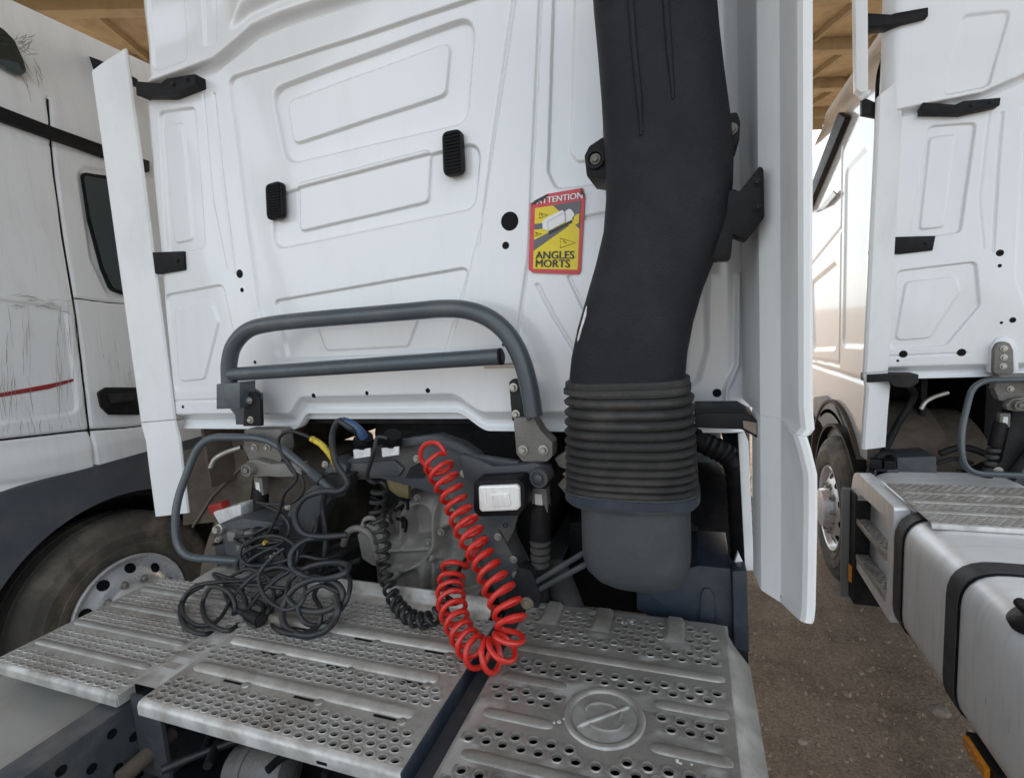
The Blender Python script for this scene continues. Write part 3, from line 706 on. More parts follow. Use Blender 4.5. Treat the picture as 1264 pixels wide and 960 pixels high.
for k in range(16):
    a = rv.uniform(266, 348); b = rv.uniform(648, 712); y = rv.uniform(1.36, 1.385); c = P(a, b, Y=y); w_ = rv.uniform(.008, .02); h_ = rv.uniform(.008, .022)
    if k % 2: obj('valve_piece', MB().box(c.x - w_, c.x + w_, y, 1.40, c.z - h_, c.z + h_), (DARKF, FRAME, BLACK, CAST)[k % 4], vb, bevel=.003)
    else: obj('valve_piece', MB().lathe((c.x, 1.40, c.z), (0, -1, .1), [(0, w_), (1.4 - y - .006, w_), (1.4 - y - .004, w_ * .7), (1.412 - y, w_ * .7), (1.412 - y, 0)], 14), (FRAME, DARKF, STEEL, BLACK)[(k // 2) % 4], vb)
obj('white_reservoir', MB().prism_px([(262, 632), (297, 622), (298, 640), (272, 650)], 1.53, 1.60, .01), PAPER, T1, bevel=.008)
obj('red_fitting', MB().prism_px([(256, 624), (272, 620), (276, 632), (260, 636)], 1.54, 1.58, .004), REDPL, T1, bevel=.004)
obj('silver_pipe', MB().tube(spline([P(298, 552, Y=1.62), P(280, 558, Y=1.6), P(266, 566, Y=1.58), P(260, 577, Y=1.57)], 6), .011, 12), STEEL, T1)
shared.append(bpy.data.objects['silver_pipe'])

# connectors on the crossmember
for cx, cy, mt, nm in ((447, 548, BLUE, 'blue'), (482, 546, REDPL, 'red')):
    a = P(cx, cy + 8, Y=1.46); b = P(cx + 3, cy - 10, Y=1.44)
    s = obj('socket', MB().tube([a, a.lerp(b, .4), a.lerp(b, .45), b], [.026, .027, .032, .03], 20), BLACK, T1)
    obj('socket_ring', MB().lathe(a.lerp(b, .62), (b - a), [(-.006, .03), (-.006, .036), (.006, .036), (.006, .03)], 22), CARTON, s)
    obj('label_plate', MB().prism_px([(cx - 11, cy + 7), (cx + 10, cy + 5), (cx + 10, cy + 15), (cx - 10, cy + 18)], 1.425, 1.43), PAPER, s)
# work lamp
wl = obj('lamp_housing', MB().prism_px([(584, 594), (640, 591), (648, 600), (648, 626), (640, 637), (590, 638), (584, 630)], 1.37, 1.455, .012), BLACK, T1, bevel=.008)
obj('lamp_lens', MB().prism_px([(590, 600), (638, 598), (641, 602), (642, 626), (638, 630), (594, 632), (591, 628)], 1.355, 1.372, .01), LENS, wl, bevel=.007, seg=3)
obj('inner_reflector', MB().prism_px([(604, 610), (628, 608), (630, 624), (605, 626)], 1.350, 1.3545, .006), LENS, wl, bevel=.002)

# ------------------------------------------------------------------ gearbox
def gearbox(parent):
    Yf = 1.58; out = [(q.x, q.z) for q in PX([(470, 640), (486, 618), (520, 604), (556, 606), (580, 640), (598, 690), (604, 730), (590, 790), (470, 790), (462, 730), (458, 680)], Yf)]
    out = fillet(out, .04)
    us = [p[0] for p in out]; vs_ = [p[1] for p in out]; n = 110
    U, V = np.meshgrid(np.linspace(min(us) - .01, max(us) + .01, n), np.linspace(min(vs_) - .01, max(vs_) + .01, n))
    px = lambda pts, r=.02: fillet([(q.x, q.z) for q in PX(pts, Yf)], r)
    feats = [('poly', px([(510, 622), (534, 624), (540, 658), (512, 664)], .04), .06, .025), ('poly', px([(551, 648), (574, 644), (582, 682), (556, 688)], .035), .055, .025),
             ('poly', px([(494, 684), (540, 680), (538, 722), (508, 740), (492, 728)], .03), -.045, .025), ('poly', px([(484, 632), (500, 624), (504, 652), (484, 662)], .02), .045, .02),
             ('poly', px([(548, 696), (588, 692), (594, 726), (556, 732)], .02), .04, .02), ('poly', px([(504, 692), (530, 690), (528, 714), (510, 724)], .02), .02, .015),
             ('line', px([(470, 672), (545, 668)], 0), -.03, .010), ('line', px([(545, 610), (546, 740)], 0), -.035, .010), ('line', px([(505, 664), (506, 608)], 0), -.03, .009),
             ('line', px([(462, 680), (500, 700), (540, 676), (596, 690)], 0), -.022, .010)]
    D = press(U, V, feats)
    ins = inside(U, V, out); sd = seg_dist(U, V, out, True)
    sds = np.where(ins, sd, 0)
    dome = -.10 * np.sqrt(np.clip(1 - (1 - np.clip(sds / .1, 0, 1)) ** 2, 0, 1))
    Yv = Yf + D * np.clip(sds / .03, 0, 1) + dome + .06
    Yv = np.where(ins, Yv, Yf + .3)
    VV = np.stack([U.ravel(), Yv.ravel(), V.ravel()], 1)
    o = grid_obj('gearbox', VV, grid_faces(n, n), CASTD, parent)
    for a, b in ((497, 660), (545, 656), (530, 668), (486, 706), (500, 742), (547, 712), (560, 632), (516, 614), (480, 640)):
        c = P(a, b, Y=Yf - .05); obj('bolt', MB().hexbolt((c.x, Yf - .052, c.z), (0, -1, 0), .010, .014), CAST, o)
    obj('gear_housing', MB().lathe(P(540, 700, Y=1.75), (0, 1, 0), [(0, .2), (.1, .24), (.5, .27), (.9, .25), (.9, .1)], 30), DARKF, o)
    obj('selector_housing', MB().prism_px([(440, 660), (452, 646), (470, 652), (478, 690), (462, 700), (446, 690)], 1.50, 1.62, .02), CASTD, o, bevel=.012)
    return o
gearbox(T1)
pp_ = lambda l: [P(a, b, Y=c) for a, b, c in l]
for path, r, mt in (([(424, 672, 1.52), (430, 656, 1.5), (444, 652, 1.49), (458, 662, 1.49), (466, 690, 1.5)], .013, CASTD),
                    ([(360, 690, 1.5), (390, 684, 1.52), (420, 672, 1.54), (450, 662, 1.56)], .012, DARKF),
                    ([(390, 712, 1.46), (420, 700, 1.5), (446, 690, 1.52)], .011, DARKF),
                    ([(448, 648, 1.47), (452, 640, 1.47), (462, 640, 1.48), (468, 652, 1.5)], .009, CASTD)):
    obj('air_pipe', MB().tube(spline(pp_(path), 6), r, 12), mt, T1)
obj('lifting_eye', MB().prism_px([(477, 592), (492, 586), (504, 600), (504, 618), (490, 612), (480, 604)], 1.53, 1.55, .006), OLIVE, T1, bevel=.003)
hm = MB()
for k in range(14):
    a = P(random.uniform(466, 502), random.uniform(606, 640), Y=1.5); b = a + Vector((random.uniform(-.06, .06), random.uniform(-.05, .05), random.uniform(-.07, .05)))
    hm.tube(spline([a, a.lerp(b, .5) + Vector((random.uniform(-.02, .02),) * 3), b], 4), .006, 7)
obj('wiring_harness', hm, BLACK, T1)['kind'] = 'stuff'
# slotted bar between the frame leg and the intake
obj('slotted_bar', MB().tube(pp_([(655, 722, 1.46), (730, 676, 1.40)]), .009, 10).tube(pp_([(660, 730, 1.46), (738, 688, 1.40)]), .009, 10).cyl(P(652, 722, Y=1.46), P(664, 738, Y=1.46), .016, 12), FRAME, T1)
lb = obj('lower_link', MB().prism_px([(640, 700), (656, 704), (668, 738), (660, 762), (636, 762), (622, 740)], 1.44, 1.50, .01), DARKF, T1, bevel=.006)
c = P(651, 744, Y=1.44); obj('rusty_bolt', MB().hexbolt((c.x, 1.439, c.z), (0, -1, 0), .015, .016), TAN, lb)
obj('propshaft_sleeve', MB().tube(pp_([(684, 700, 1.62), (706, 760, 1.5)]), .05, 22), RUBBER, T1)
# underside clutter in the dark, frame rails, axle
def rail(x0, x1, web_x, holes):
    r = MB(); r.box(x0, x1, -1.6, 3.6, .895, .905); r.box(web_x - .005, web_x + .005, -1.6, 3.6, .625, .8945); r.box(x0, x1, -1.6, 3.6, .615, .6245)
    o = obj('frame_rail', r, FRAME, T1)
    s = 1 if web_x > XC else -1
    rg = random.Random(11); side = 1 if web_x < XC else -1
    for k in range(holes):
        y = .34 + (k // 2) * .052 + rg.uniform(-.006, .006); z = ((.86, .76), (.81, .70))[(k // 2) % 2][k % 2]
        h = MB(); h.lathe((web_x + side * .0052, y, z), (side, 0, 0), [(0, .0125), (.0015, .0125), (.0015, .0105), (.0005, .0105), (.0005, 0)], 14)
        obj('rail_hole', h, CARTON, o)
    return o
rail(-1.54, -1.455, -1.46, 20)
rail(-.60, -.515, -.555, 0)
obj('front_axle', MB().tube([(-2.1, 2.45, .5), (-1.6, 2.45, .46), (-.44, 2.45, .46), (.06, 2.45, .5)], .07, 14), DARKF, T1)
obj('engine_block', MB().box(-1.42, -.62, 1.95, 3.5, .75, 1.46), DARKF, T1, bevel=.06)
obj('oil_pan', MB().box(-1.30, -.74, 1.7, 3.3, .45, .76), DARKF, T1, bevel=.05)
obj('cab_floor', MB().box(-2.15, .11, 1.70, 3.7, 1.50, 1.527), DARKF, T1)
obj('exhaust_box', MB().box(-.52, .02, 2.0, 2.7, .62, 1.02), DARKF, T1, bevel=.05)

obj('wing_panel', MB().box(-2.134, -2.115, 1.66, 2.995, 1.2, 1.528), MUD, T1, bevel=.004)
obj('wing_panel', MB().box(.145, .164, 1.66, 2.995, 1.2, 1.528), FENDER, T1, bevel=.004)
obj('front_bumper', MB().box(-2.15, .16, 3.62, 4.0, .22, 1.5), FENDER, T1, bevel=.05)
obj('entry_step', MB().box(-2.15, -1.75, 3.0, 3.61, .3, 1.49), FENDER, T1, bevel=.03)
obj('entry_step', MB().box(-.29, .15, 3.0, 3.61, .3, 1.49), FENDER, T1, bevel=.03)
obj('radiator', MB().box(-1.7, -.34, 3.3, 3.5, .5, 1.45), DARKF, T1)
# wheels ------------------------------------------------------------
def wheel(parent, c, side, R=.5, rimR=.285, w=.3, tread=False):
    """c: outer face centre; side = +1 when the outer face looks to +X"""
    ax = Vector((side, 0, 0)); c = Vector(c)
    prof = [(-w, rimR), (-w + .01, R * .8), (-w + .03, R * .93), (-w + .06, R * .99), (-w + .075, R * .99), (-w + .076, R * .972), (-w + .09, R * .972), (-w + .091, R), (-w / 2 - .008, R), (-w / 2 - .007, R * .975), (-w / 2 + .007, R * .975), (-w / 2 + .008, R), (-.085, R * .998), (-.084, R * .972), (-.07, R * .97), (-.069, R * .993), (-.045, R * .985), (-.022, R * .945), (-.006, R * .895), (-.004, R * .888), (-.002, R * .87), (.003, R * .80), (.0055, R * .795), (.006, R * .74), (.0045, R * .732), (.003, R * .68), (.005, R * .675), (.003, R * .63), (-.008, rimR * 1.06), (-.015, rimR * 1.03), (-.05, rimR * .98)]
    ty = obj('tyre', MB().lathe(c, ax, prof, 64), TYRE, parent)
    rb = MB(); n = 56
    for k in range(n):
        a = 2 * math.pi * k / n
    rim = obj('rim', MB().lathe(c, ax, [(-.06, rimR * .985), (-.012, rimR * 1.02), (-.002, rimR * 1.0), (-.008, rimR * .965), (-.030, rimR * .945), (-.045, rimR * .91), (-.040, rimR * .85), (-.012, rimR * .68), (-.004, rimR * .62), (-.006, rimR * .50), (.012, rimR * .48), (.05, rimR * .44), (.058, rimR * .36), (.06, 0)], 56), RIM, parent)
    for k in range(10):
        a = 2 * math.pi * (k + .3) / 10; u = Vector((0, math.cos(a), math.sin(a)))
        obj('hand_hole', MB().lathe(c + u * rimR * .775 + ax * -.0285, (ax + u * .56).normalized(), [(0, .028), (.003, .028), (.003, .024), (.001, .024), (.001, 0)], 16), CARTON, rim)
        a += .31; u = Vector((0, math.cos(a), math.sin(a)))
        obj('wheel_nut', MB().hexbolt(c + u * rimR * .56 + ax * -.005, ax, .014, .03), STEEL, rim)
    return ty
wheel(T1, (.14, 2.45, .495), 1); wheel(T1, (-2.18, 2.45, .495), -1)
def mudguard(parent, xc, half, yc, zc, R, mat, a0=10, a1=170, thick=.02, name='mudguard'):
    m = MB(); rings = []
    for k in range(25):
        a = math.radians(a0 + (a1 - a0) * k / 24); ca, sa = math.cos(a), math.sin(a)
        rings.append([(xc - half, yc - ca * R, zc + sa * R), (xc + half, yc - ca * R, zc + sa * R), (xc + half, yc - ca * (R + thick), zc + sa * (R + thick)), (xc - half, yc - ca * (R + thick), zc + sa * (R + thick))])
    return obj(name, m.loft(rings), mat, parent)
mudguard(T1, .0, .17, 2.45, .5, .62, BLACK, -5, 170)
mg = mudguard(T1, -2.0, .24, 2.3, .56, .68, MUD, -5, 170); shared.append(mg)
obj('splash_panel', MB().prism_px([(226, 556), (298, 540), (312, 590), (306, 640), (226, 648)], 1.80, 1.82), MUD, T1)
obj('panel_seam', MB().tube(pp_([(238, 650, 1.79), (262, 612, 1.79), (300, 574, 1.79)]), .006, 8), TAN, T1)
# box and plates behind the right deck
obj('battery_cover', MB().prism_px([(786, 718), (862, 698), (903, 702), (905, 790), (880, 800), (786, 752)], 1.53, 1.8, .004), NAVY, T1, bevel=.006)
bc = bpy.data.objects['battery_cover']
obj('side_plate', MB().prism_px([(904, 705), (922, 704), (925, 805), (906, 800)], 1.50, 1.56), NAVY, bc, bevel=.004)
obj('arched_rib', MB().prism_px([(864, 765), (865, 735), (869, 727), (876, 727), (881, 735), (882, 765)], 1.518, 1.529, .006), NAVY, bc, bevel=.003)
obj('white_wedge', MB().prism_px([(904, 704), (911, 682), (921, 704)], 1.56, 1.58), FAIR, bc)
hose = spline(pp_([(848, 534, 1.62), (872, 548, 1.62), (895, 560, 1.62), (908, 575, 1.62), (912, 610, 1.64), (914, 650, 1.66), (916, 690, 1.68)]), 6)
obj('ribbed_hose', MB().tube(hose, [.032 + .004 * (i % 2) for i in range(len(hose))], 14), BLACK, T1)

# ------------------------------------------------------------------ air intake
def srect(cx, cy, z, hw, hd, p=4.0, n=44, tilt=0.0):
    r = []
    for k in range(n):
        a = 2 * math.pi * k / n; ca, sa = math.cos(a), math.sin(a)
        x = hw * math.copysign(abs(ca) ** (2 / p), ca); y = hd * math.copysign(abs(sa) ** (2 / p), sa)
        r.append((cx + x, cy + y, z + tilt * x))
    return r
YI, HD = 1.35, .115
rows = [(-160, 728, 876), (-60, 731, 879), (5, 735, 883), (60, 740, 888), (110, 744, 894), (160, 747, 901), (200, 749, 905), (240, 750, 904), (280, 747, 899), (320, 738, 885), (360, 727, 868), (400, 716, 856), (435, 709, 849), (466, 706, 846)]
rings = []
for py, a, b in rows:
    l = P(a, py, Y=YI); r_ = P(b, py + 4, Y=YI); hw = (r_.x - l.x) / 2
    rings.append(srect((l.x + r_.x) / 2, YI, (l.z + r_.z) / 2, hw, HD, 3.4))
DUC = obj('intake_duct', MB().loft(rings), DUCT, T1, smooth=50)
for pts in ([(777, -60), (779, 5), (783, 60), (789, 120), (792, 167)], [(820, -60), (822, 5), (826, 60), (831, 122)]):
    obj('duct_rib', MB().tube([P(a, b, Y=YI - HD + .001) for a, b in pts], [.0075] * (len(pts) - 1) + [.004], 10), DUCT, DUC)
ear = obj('mounting_ear', MB().prism_px([(721, 192), (727, 180), (742, 170), (752, 166), (753, 222), (724, 218)], YI - .02, YI + .12, .008), BLACK, DUC, bevel=.006)
c = P(735, 197, Y=YI - .02)
obj('ear_ring', MB().lathe((c.x, YI - .019, c.z), (0, -1, 0), [(0, .024), (.01, .024), (.01, .017), (.002, .016), (.002, 0)], 22), DUCT, DUC)
obj('ear_bolt', MB().hexbolt((c.x, YI - .022, c.z), (0, -1, 0), .009, .010), CAST, DUC)
obj('mounting_ear', MB().prism_px([(894, 140), (910, 138), (914, 150), (913, 172), (904, 184), (896, 178)], YI - .03, YI + .1, .006), BLACK, DUC, bevel=.006)
c = P(903, 160, Y=YI - .03)
obj('ear_bolt', MB().hexbolt((c.x, YI - .032, c.z), (0, -1, 0), .009, .010), CAST, DUC)
# bellows
def px_ring(py, a, b, p=3.0, hd=None, tilt=0):
    l = P(a, py, Y=YI); r_ = P(b, py, Y=YI); hw = (r_.x - l.x) / 2
    return srect((l.x + r_.x) / 2, YI, (l.z + r_.z) / 2, hw, hd or HD * hw / .155, p, 48)
rings = []
prof = [(466, 704, 850), (467, 701, 852), (474, 701, 852), (476, 704, 850), (480, 704, 850), (484, 706, 851)]
n = 11; y = 485.0
for k in range(n):
    pitch = 13.2 - k * .56
    ex = k * .55; f_ = .9 if k < 2 else 1
    prof += [(y, 711 + ex * .4, 846 + ex), (y + pitch * .16, 703 + ex * .4, 854 + ex), (y + pitch * .36, 699.5 + ex * .4, 857.5 + ex), (y + pitch * .6, 700.5 + ex * .4, 856.5 + ex), (y + pitch * .82, 705 + ex * .4, 852 + ex)]
    y += pitch
for py, a, b in prof: rings.append(px_ring(py, a, b))
BEL = obj('rubber_bellows', MB().loft(rings), RUBBER, DUC, smooth=60)
rings = [px_ring(py, a, b) for py, a, b in ((466, 706, 848), (466.5, 700, 853), (469, 700, 853), (469.5, 704, 850))]
BASE = obj('intake_base', MB().loft([px_ring(py, a, b, 3.2) for py, a, b in ((597, 706, 860), (598, 703, 863), (611, 704, 863), (614, 707, 860), (615, 720, 852), (650, 721, 853), (680, 722, 853), (696, 727, 850), (708, 738, 842), (716, 752, 830), (721, 768, 812), (722, 780, 795))]), BASEPL, T1, smooth=40)
obj('base_collar', MB().loft([px_ring(py, a, b, 3.2) for py, a, b in ((599, 703, 863), (599.5, 701.5, 864.5), (609, 702, 864.5), (610, 704, 862))], caps=False), NAVY, BASE, smooth=40)
obj('mould_seam', MB().tube([P(a, b, Y=YI - HD * .86) for a, b in ((780, 618), (781, 650), (783, 690))], .0016, 6), DECKD, BASE)
obj('clamp_band', MB().loft([px_ring(py, a, b) for py, a, b in ((474.5, 703, 851), (475, 699.5, 853.5), (481, 699.5, 853.5), (481.5, 703, 851))], caps=False), RUBBER, DUC, smooth=40)
for px, py in ((700, 482),):
    c = P(px, py, Y=YI - (.0 if px < 720 else HD + .008)); obj('clamp_clip', MB().box(c.x - .008, c.x + .012, c.y - .012, c.y + .012, c.z - .009, c.z + .009), BLACK, DUC, bevel=.003)
obj('scuff_mark', MB().tube([P(x_, y_, Y=YI - HD * f_) for x_, y_, f_ in ((724, 378, .80), (722, 390, .79), (718, 404, .76), (715.5, 416, .73), (713.5, 428, .66), (712, 438, .58))], [.001, .004, .0035, .0055, .003, .001], 8), PAPER, DUC)

# ------------------------------------------------------------------ warning sticker
def sticker(parent):
    tl, tr, br, bl = (np.array([q.x, q.z]) for q in PX([(656, 242), (723, 232), (718, 339), (653, 337)], YW))
    def S(u, v, lift=.0):
        p = (tl * (1 - u) + tr * u) * (1 - v) + (bl * (1 - u) + br * u) * v
        return (p[0], YW - .0065 - lift, p[1])
    def sheet(name, uv, mat, lift, par, th=.0009):
        return obj(name, MB().prism_v([S(u, v, lift) for u, v in uv], (0, th, 0)), mat, par, flat=True)
    root = sheet('warning_sticker', [(.0, .10), (.12, .07), (.33, .01), (.95, 0), (1, .1), (.985, .96), (.94, 1), (.08, .995), (0, .955)], ST_RED, 0, parent, .006)
    root['label'] = 'red and yellow warning sticker with peeled corners'
    sheet('yellow_field', [(.09, .17), (.93, .15), (.93, .945), (.09, .945)], ST_YEL, .001, root)
    sheet('grey_band', [(.42, .158), (.93, .146), (.93, .47), (.78, .37), (.55, .24)], ST_GRY, .002, root)
    sheet('grey_band', [(.09, .37), (.30, .365), (.30, .43), (.09, .44)], ST_GRY, .002, root)
    sheet('grey_band', [(.09, .575), (.66, .40), (.74, .42), (.09, .71)], ST_GRY, .002, root)
    sheet('lorry_body', [(.24, .345), (.33, .30), (.60, .232), (.645, .252), (.665, .375), (.36, .47), (.25, .435)], ST_WHT, .003, root)
    sheet('body_edge', [(.335, .352), (.645, .256), (.65, .262), (.342, .358)], ST_SHD, .0036, root)
    sheet('body_edge', [(.335, .352), (.343, .352), (.366, .468), (.358, .47)], ST_SHD, .0036, root)
    sheet('lorry_cab', [(.655, .255), (.72, .226), (.765, .235), (.83, .29), (.82, .355), (.68, .385)], ST_WHT, .004, root)
    sheet('cab_edge', [(.655, .258), (.668, .256), (.69, .37), (.68, .384)], ST_SHD, .0046, root)
    sheet('lorry_wheels', [(.36, .478), (.80, .355), (.80, .385), (.38, .512)], ST_BLK, .004, root)
    sheet('yellow_star', [(.80, .33), (.87, .30), (.92, .29), (.92, .40), (.86, .42), (.80, .39)], ST_YEL, .004, root)
    sheet('peeled_corner', [(.0, .115), (.10, .072), (.33, .012), (.30, .06), (.13, .108)], ST_BLK, .005, root)
    sheet('peeled_corner', [(.93, .002), (1.0, .10), (.92, .065)], ST_BLK, .005, root)
    def tri(c, s):
        q = [(c[0] - s, c[1] - s * .42), (c[0] + s, c[1]), (c[0] - s, c[1] + s * .42)]
        q3 = [Vector(S(u, v, .0025)) for u, v in q]
        obj('warning_triangle', MB().tube(q3, .0009, 5, closed=True), ST_BLK, root)
        a, b = Vector(S(c[0] - s * .62, c[1] - s * .2, .0025)), Vector(S(c[0] - s * .2, c[1] + s * .04, .0025))
        obj('exclamation_mark', MB().tube([a, b], .0011, 5), ST_BLK, root)
    tri((.73, .625), .14); tri((.26, .27), .08); tri((.17, .50), .06)
    ex = np.array([tr - tl, bl - tl])
    def text(s, u, v, size, mat, name):
        cu = bpy.data.curves.new('t', 'FONT'); cu.body = s; cu.align_x = 'CENTER'; cu.align_y = 'CENTER'; cu.size = 1.0; cu.offset = 0; cu.resolution_u = 3
        ob = bpy.data.objects.new('t', cu); COL.objects.link(ob)
        dg = bpy.context.evaluated_depsgraph_get(); me = ob.evaluated_get(dg).to_mesh()
        w, h = size; xs = [q.co.x for q in me.vertices]; W = max(xs) - min(xs)
        me.calc_loop_triangles()
        mb = MB()
        for du, lf in ((-.005, .0035), (.005, .0038), (.0, .0041)): mb.add([S(u + du + q.co.x / W * w, v - q.co.y * h, lf) for q in me.vertices], [tuple(p.vertices) for p in me.loop_triangles])
        bpy.data.objects.remove(ob); bpy.data.curves.remove(cu)
        return obj(name, mb, mat, root, flat=True)
    text('ATTENTION', .55, .092, (.84, .105), ST_WHT, 'lettering')
    text('ANGLES', .5, .775, (.72, .135), ST_BLK, 'lettering')
    text('MORTS', .46, .88, (.64, .135), ST_BLK, 'lettering')
sticker(T1)

# ------------------------------------------------------------------ bent hand rail at the left
def round_path(pts, r, n=6):
    pts = [Vector(p) for p in pts]; out = [pts[0]]
    for i in range(1, len(pts) - 1):
        a, b, c = pts[i - 1], pts[i], pts[i + 1]; u = (a - b); w = (c - b); t = min(r, u.length * .48, w.length * .48)
        p0 = b + u.normalized() * t; p2 = b + w.normalized() * t
        for k in range(n + 1):
            q = k / n; out.append(p0 * (1 - q) ** 2 + b * 2 * q * (1 - q) + p2 * q * q)
    out.append(pts[-1]); return out
HR = round_path([P(412, 606, Y=1.44), (-1.53, 1.465, 1.492), (-1.83, 1.42, 1.50), (-1.91, 1.33, 1.24), (-1.90, 1.305, 1.05), (-1.60, 1.38, 1.025)], .09)
hr = obj('hand_rail', MB().tube(HR, .0145, 14), TUBE, T1); shared.append(hr)
obj('rail_clamp', MB().tube([HR[0].lerp(HR[1], .25), HR[0].lerp(HR[1], .45)], .021, 14), FRAME, hr)

# ------------------------------------------------------------------ chassis decks (walk-on plates)
def perforated(x0, x1, y0, y1, z, px_, py_, rx, ry, solid, thick=.012, mb=None):
    """flat sheet with real rimmed holes; rows staggered; solid(x,y) -> no hole there"""
    mb = mb or MB(); K = 16
    nr = max(1, round((y1 - y0) / py_)); hy = (y1 - y0) / nr
    for r in range(nr):
        ya, yb = y0 + r * hy, y0 + (r + 1) * hy; off = px_ / 2 if r % 2 else 0
        xs = [x0]; x = x0 + off + (px_ * .0 if r % 2 else 0)
        while x < x1 - 1e-6:
            if x > x0 + 1e-6: xs.append(x)
            x += px_
        xs.append(x1)
        for xa, xb in zip(xs[:-1], xs[1:]):
            cx, cy = (xa + xb) / 2, (ya + yb) / 2
            if xb - xa < px_ * .9 or solid(cx, cy):
                mb.add([(xa, ya, z), (xb, ya, z), (xb, yb, z), (xa, yb, z)], [(0, 1, 2, 3)]); continue
            vs = []; hx_, hy_ = (xb - xa) / 2, hy / 2
            jx, jy = random.uniform(-.0012, .0012), random.uniform(-.0012, .0012)
            for k in range(K):
                a = 2 * math.pi * k / K; ca, sa = math.cos(a), math.sin(a); s = 1 / max(abs(ca), abs(sa)); vs.append((cx + ca * s * hx_, cy + sa * s * hy_, z))
            for sc, dz in ((1.42, 0), (1.2, .0022), (1.0, .0016), (.98, -.007)):
                for k in range(K):
                    a = 2 * math.pi * k / K; vs.append((cx + jx + math.cos(a) * rx * sc, cy + jy + math.sin(a) * ry * sc, z + dz))
            mb.add(vs, [(l * K + k, l * K + (k + 1) % K, (l + 1) * K + (k + 1) % K, (l + 1) * K + k) for l in range(4) for k in range(K)])
    return mb
def rib(x0, x1, y, z, w=.02, h=.011):
    """pressed rib with rounded ends, running across"""
    m = MB(); rings = []; n = 9
    L = [0, .006, .016, .03]; H = [0.02, .55, .9, 1]
    st = [(x0 + l, hh) for l, hh in zip(L, H)] + [(x1 - l, hh) for l, hh in zip(L[::-1], H[::-1])]
    for x, hh in st:
        rings.append([(x, y + w * (.4 + .6 * hh) * math.cos(math.pi * k / (n - 1)) * (1), z - .0006 + h * hh * math.sin(math.pi * k / (n - 1)) ** 1.3) for k in range(n)])
    m.loft(rings, caps=True, closed=False); return m
ZD = .95
def left_deck():
    x0, x1, y0, y1 = -1.375, -.585, .80, 1.40
    ribs = (.937, 1.06, 1.185)
    sol = lambda x, y: any(abs(y - r) < .032 for r in ribs) or y > 1.335 or x > x1 - .02 or x < x0 + .015
    o = obj('deck_plate', perforated(-1.4605, x0 - .0002, .835, 1.34, ZD, .0325, .0238, .0102, .0076, lambda x, y: y < .9 or any(abs(y - r) < .032 for r in ribs), mb=perforated(x0, x1, y0, 1.34, ZD, .0325, .0238, .0102, .0076, sol)), DECK, T1, smooth=60)
    for yr in ribs:
        obj('pressed_rib', rib(x0 + .02, x1 - .055, yr, ZD), DECK, o)
        for k in range(3):
            xx = x0 + .16 + k * .24
            obj('slot', MB().box(xx, xx + .062, yr - .0315, yr - .0245, ZD + .0005, ZD + .0012), CARTON, o)
            obj('deck_screw', MB().lathe((xx + .078, yr - .028, ZD), (0, 0, 1), [(0, .011), (.003, .010), (.004, .006), (.004, 0)], 14), STEEL, o)
    # folded near edge, back upstand, right flange
    e = MB(); e.loft([[(x, y0, ZD), (x, y0 - .010, ZD - .003), (x, y0 - .015, ZD - .012), (x, y0 - .016, ZD - .036), (x, y0 - .012, ZD - .036), (x, y0 - .010, ZD - .014), (x, y0, ZD - .006)] for x in (x0, x1)])
    obj('folded_edge', e, DECK, o, smooth=50)
    e = MB(); e.loft([[(x, 1.34, ZD), (x, 1.362, ZD + .004), (x, 1.372, ZD + .016), (x, 1.376, ZD + .052), (x, 1.382, ZD + .052), (x, 1.378, ZD + .01), (x, 1.36, ZD - .004)] for x in (x0, x1 - .03)])
    obj('back_upstand', e, DECK, o, smooth=50)
    obj('side_flange', MB().box(x1 + .0005, x1 + .006, y0 - .015, 1.38, ZD - .16, ZD + .002), NAVY, o, bevel=.0015)
    obj('edge_slot', MB().box(-.80, -.772, y0 - .0168, y0 - .0162, ZD - .029, ZD - .022), CARTON, o)
    # outer plate over the left tank
    x0, x1 = -2.03, -1.462
    ribs = (.90, 1.01, 1.125, 1.235)
    sol = lambda x, y: any(abs(y - r) < .024 for r in ribs) or x > x1 - .02
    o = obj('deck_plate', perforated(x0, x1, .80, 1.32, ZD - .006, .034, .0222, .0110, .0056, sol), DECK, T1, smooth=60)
    for yr in ribs: obj('pressed_rib', rib(x0 + .01, x1 - .03, yr, ZD - .006, .013, .008), DECKD, o)
    e = MB(); e.loft([[(x, .80, ZD - .006), (x, .791, ZD - .010), (x, .788, ZD - .018), (x, .787, ZD - .036), (x, .791, ZD - .036), (x, .792, ZD - .02), (x, .80, ZD - .014)] for x in (x0, x1)])
    obj('folded_edge', e, DECKD, o, smooth=50)
    e = MB(); e.loft([[(x0, y, ZD - .006), (x0 - .010, y, ZD - .010), (x0 - .014, y, ZD - .02), (x0 - .014, y, ZD - .07), (x0 - .010, y, ZD - .07), (x0, y, ZD - .012)] for y in (.80, 1.32)])
    obj('side_edge', e, DECKD, o, smooth=50)
    obj('side_edge', MB().box(x1 + .0005, x1 + .004, .791, .835, ZD - .035, ZD - .004), DECK, o)
    obj('deck_hump', MB().loft([[(-1.86 + a, 1.30, ZD), (-1.78 + a * .8, 1.36, ZD + .045), (-1.74 + a * .8, 1.44, ZD + .045), (-1.80 + a, 1.46, ZD - .03)] for a in (0, .22, .42)]), DECKD, o, bevel=.015)
left_deck()

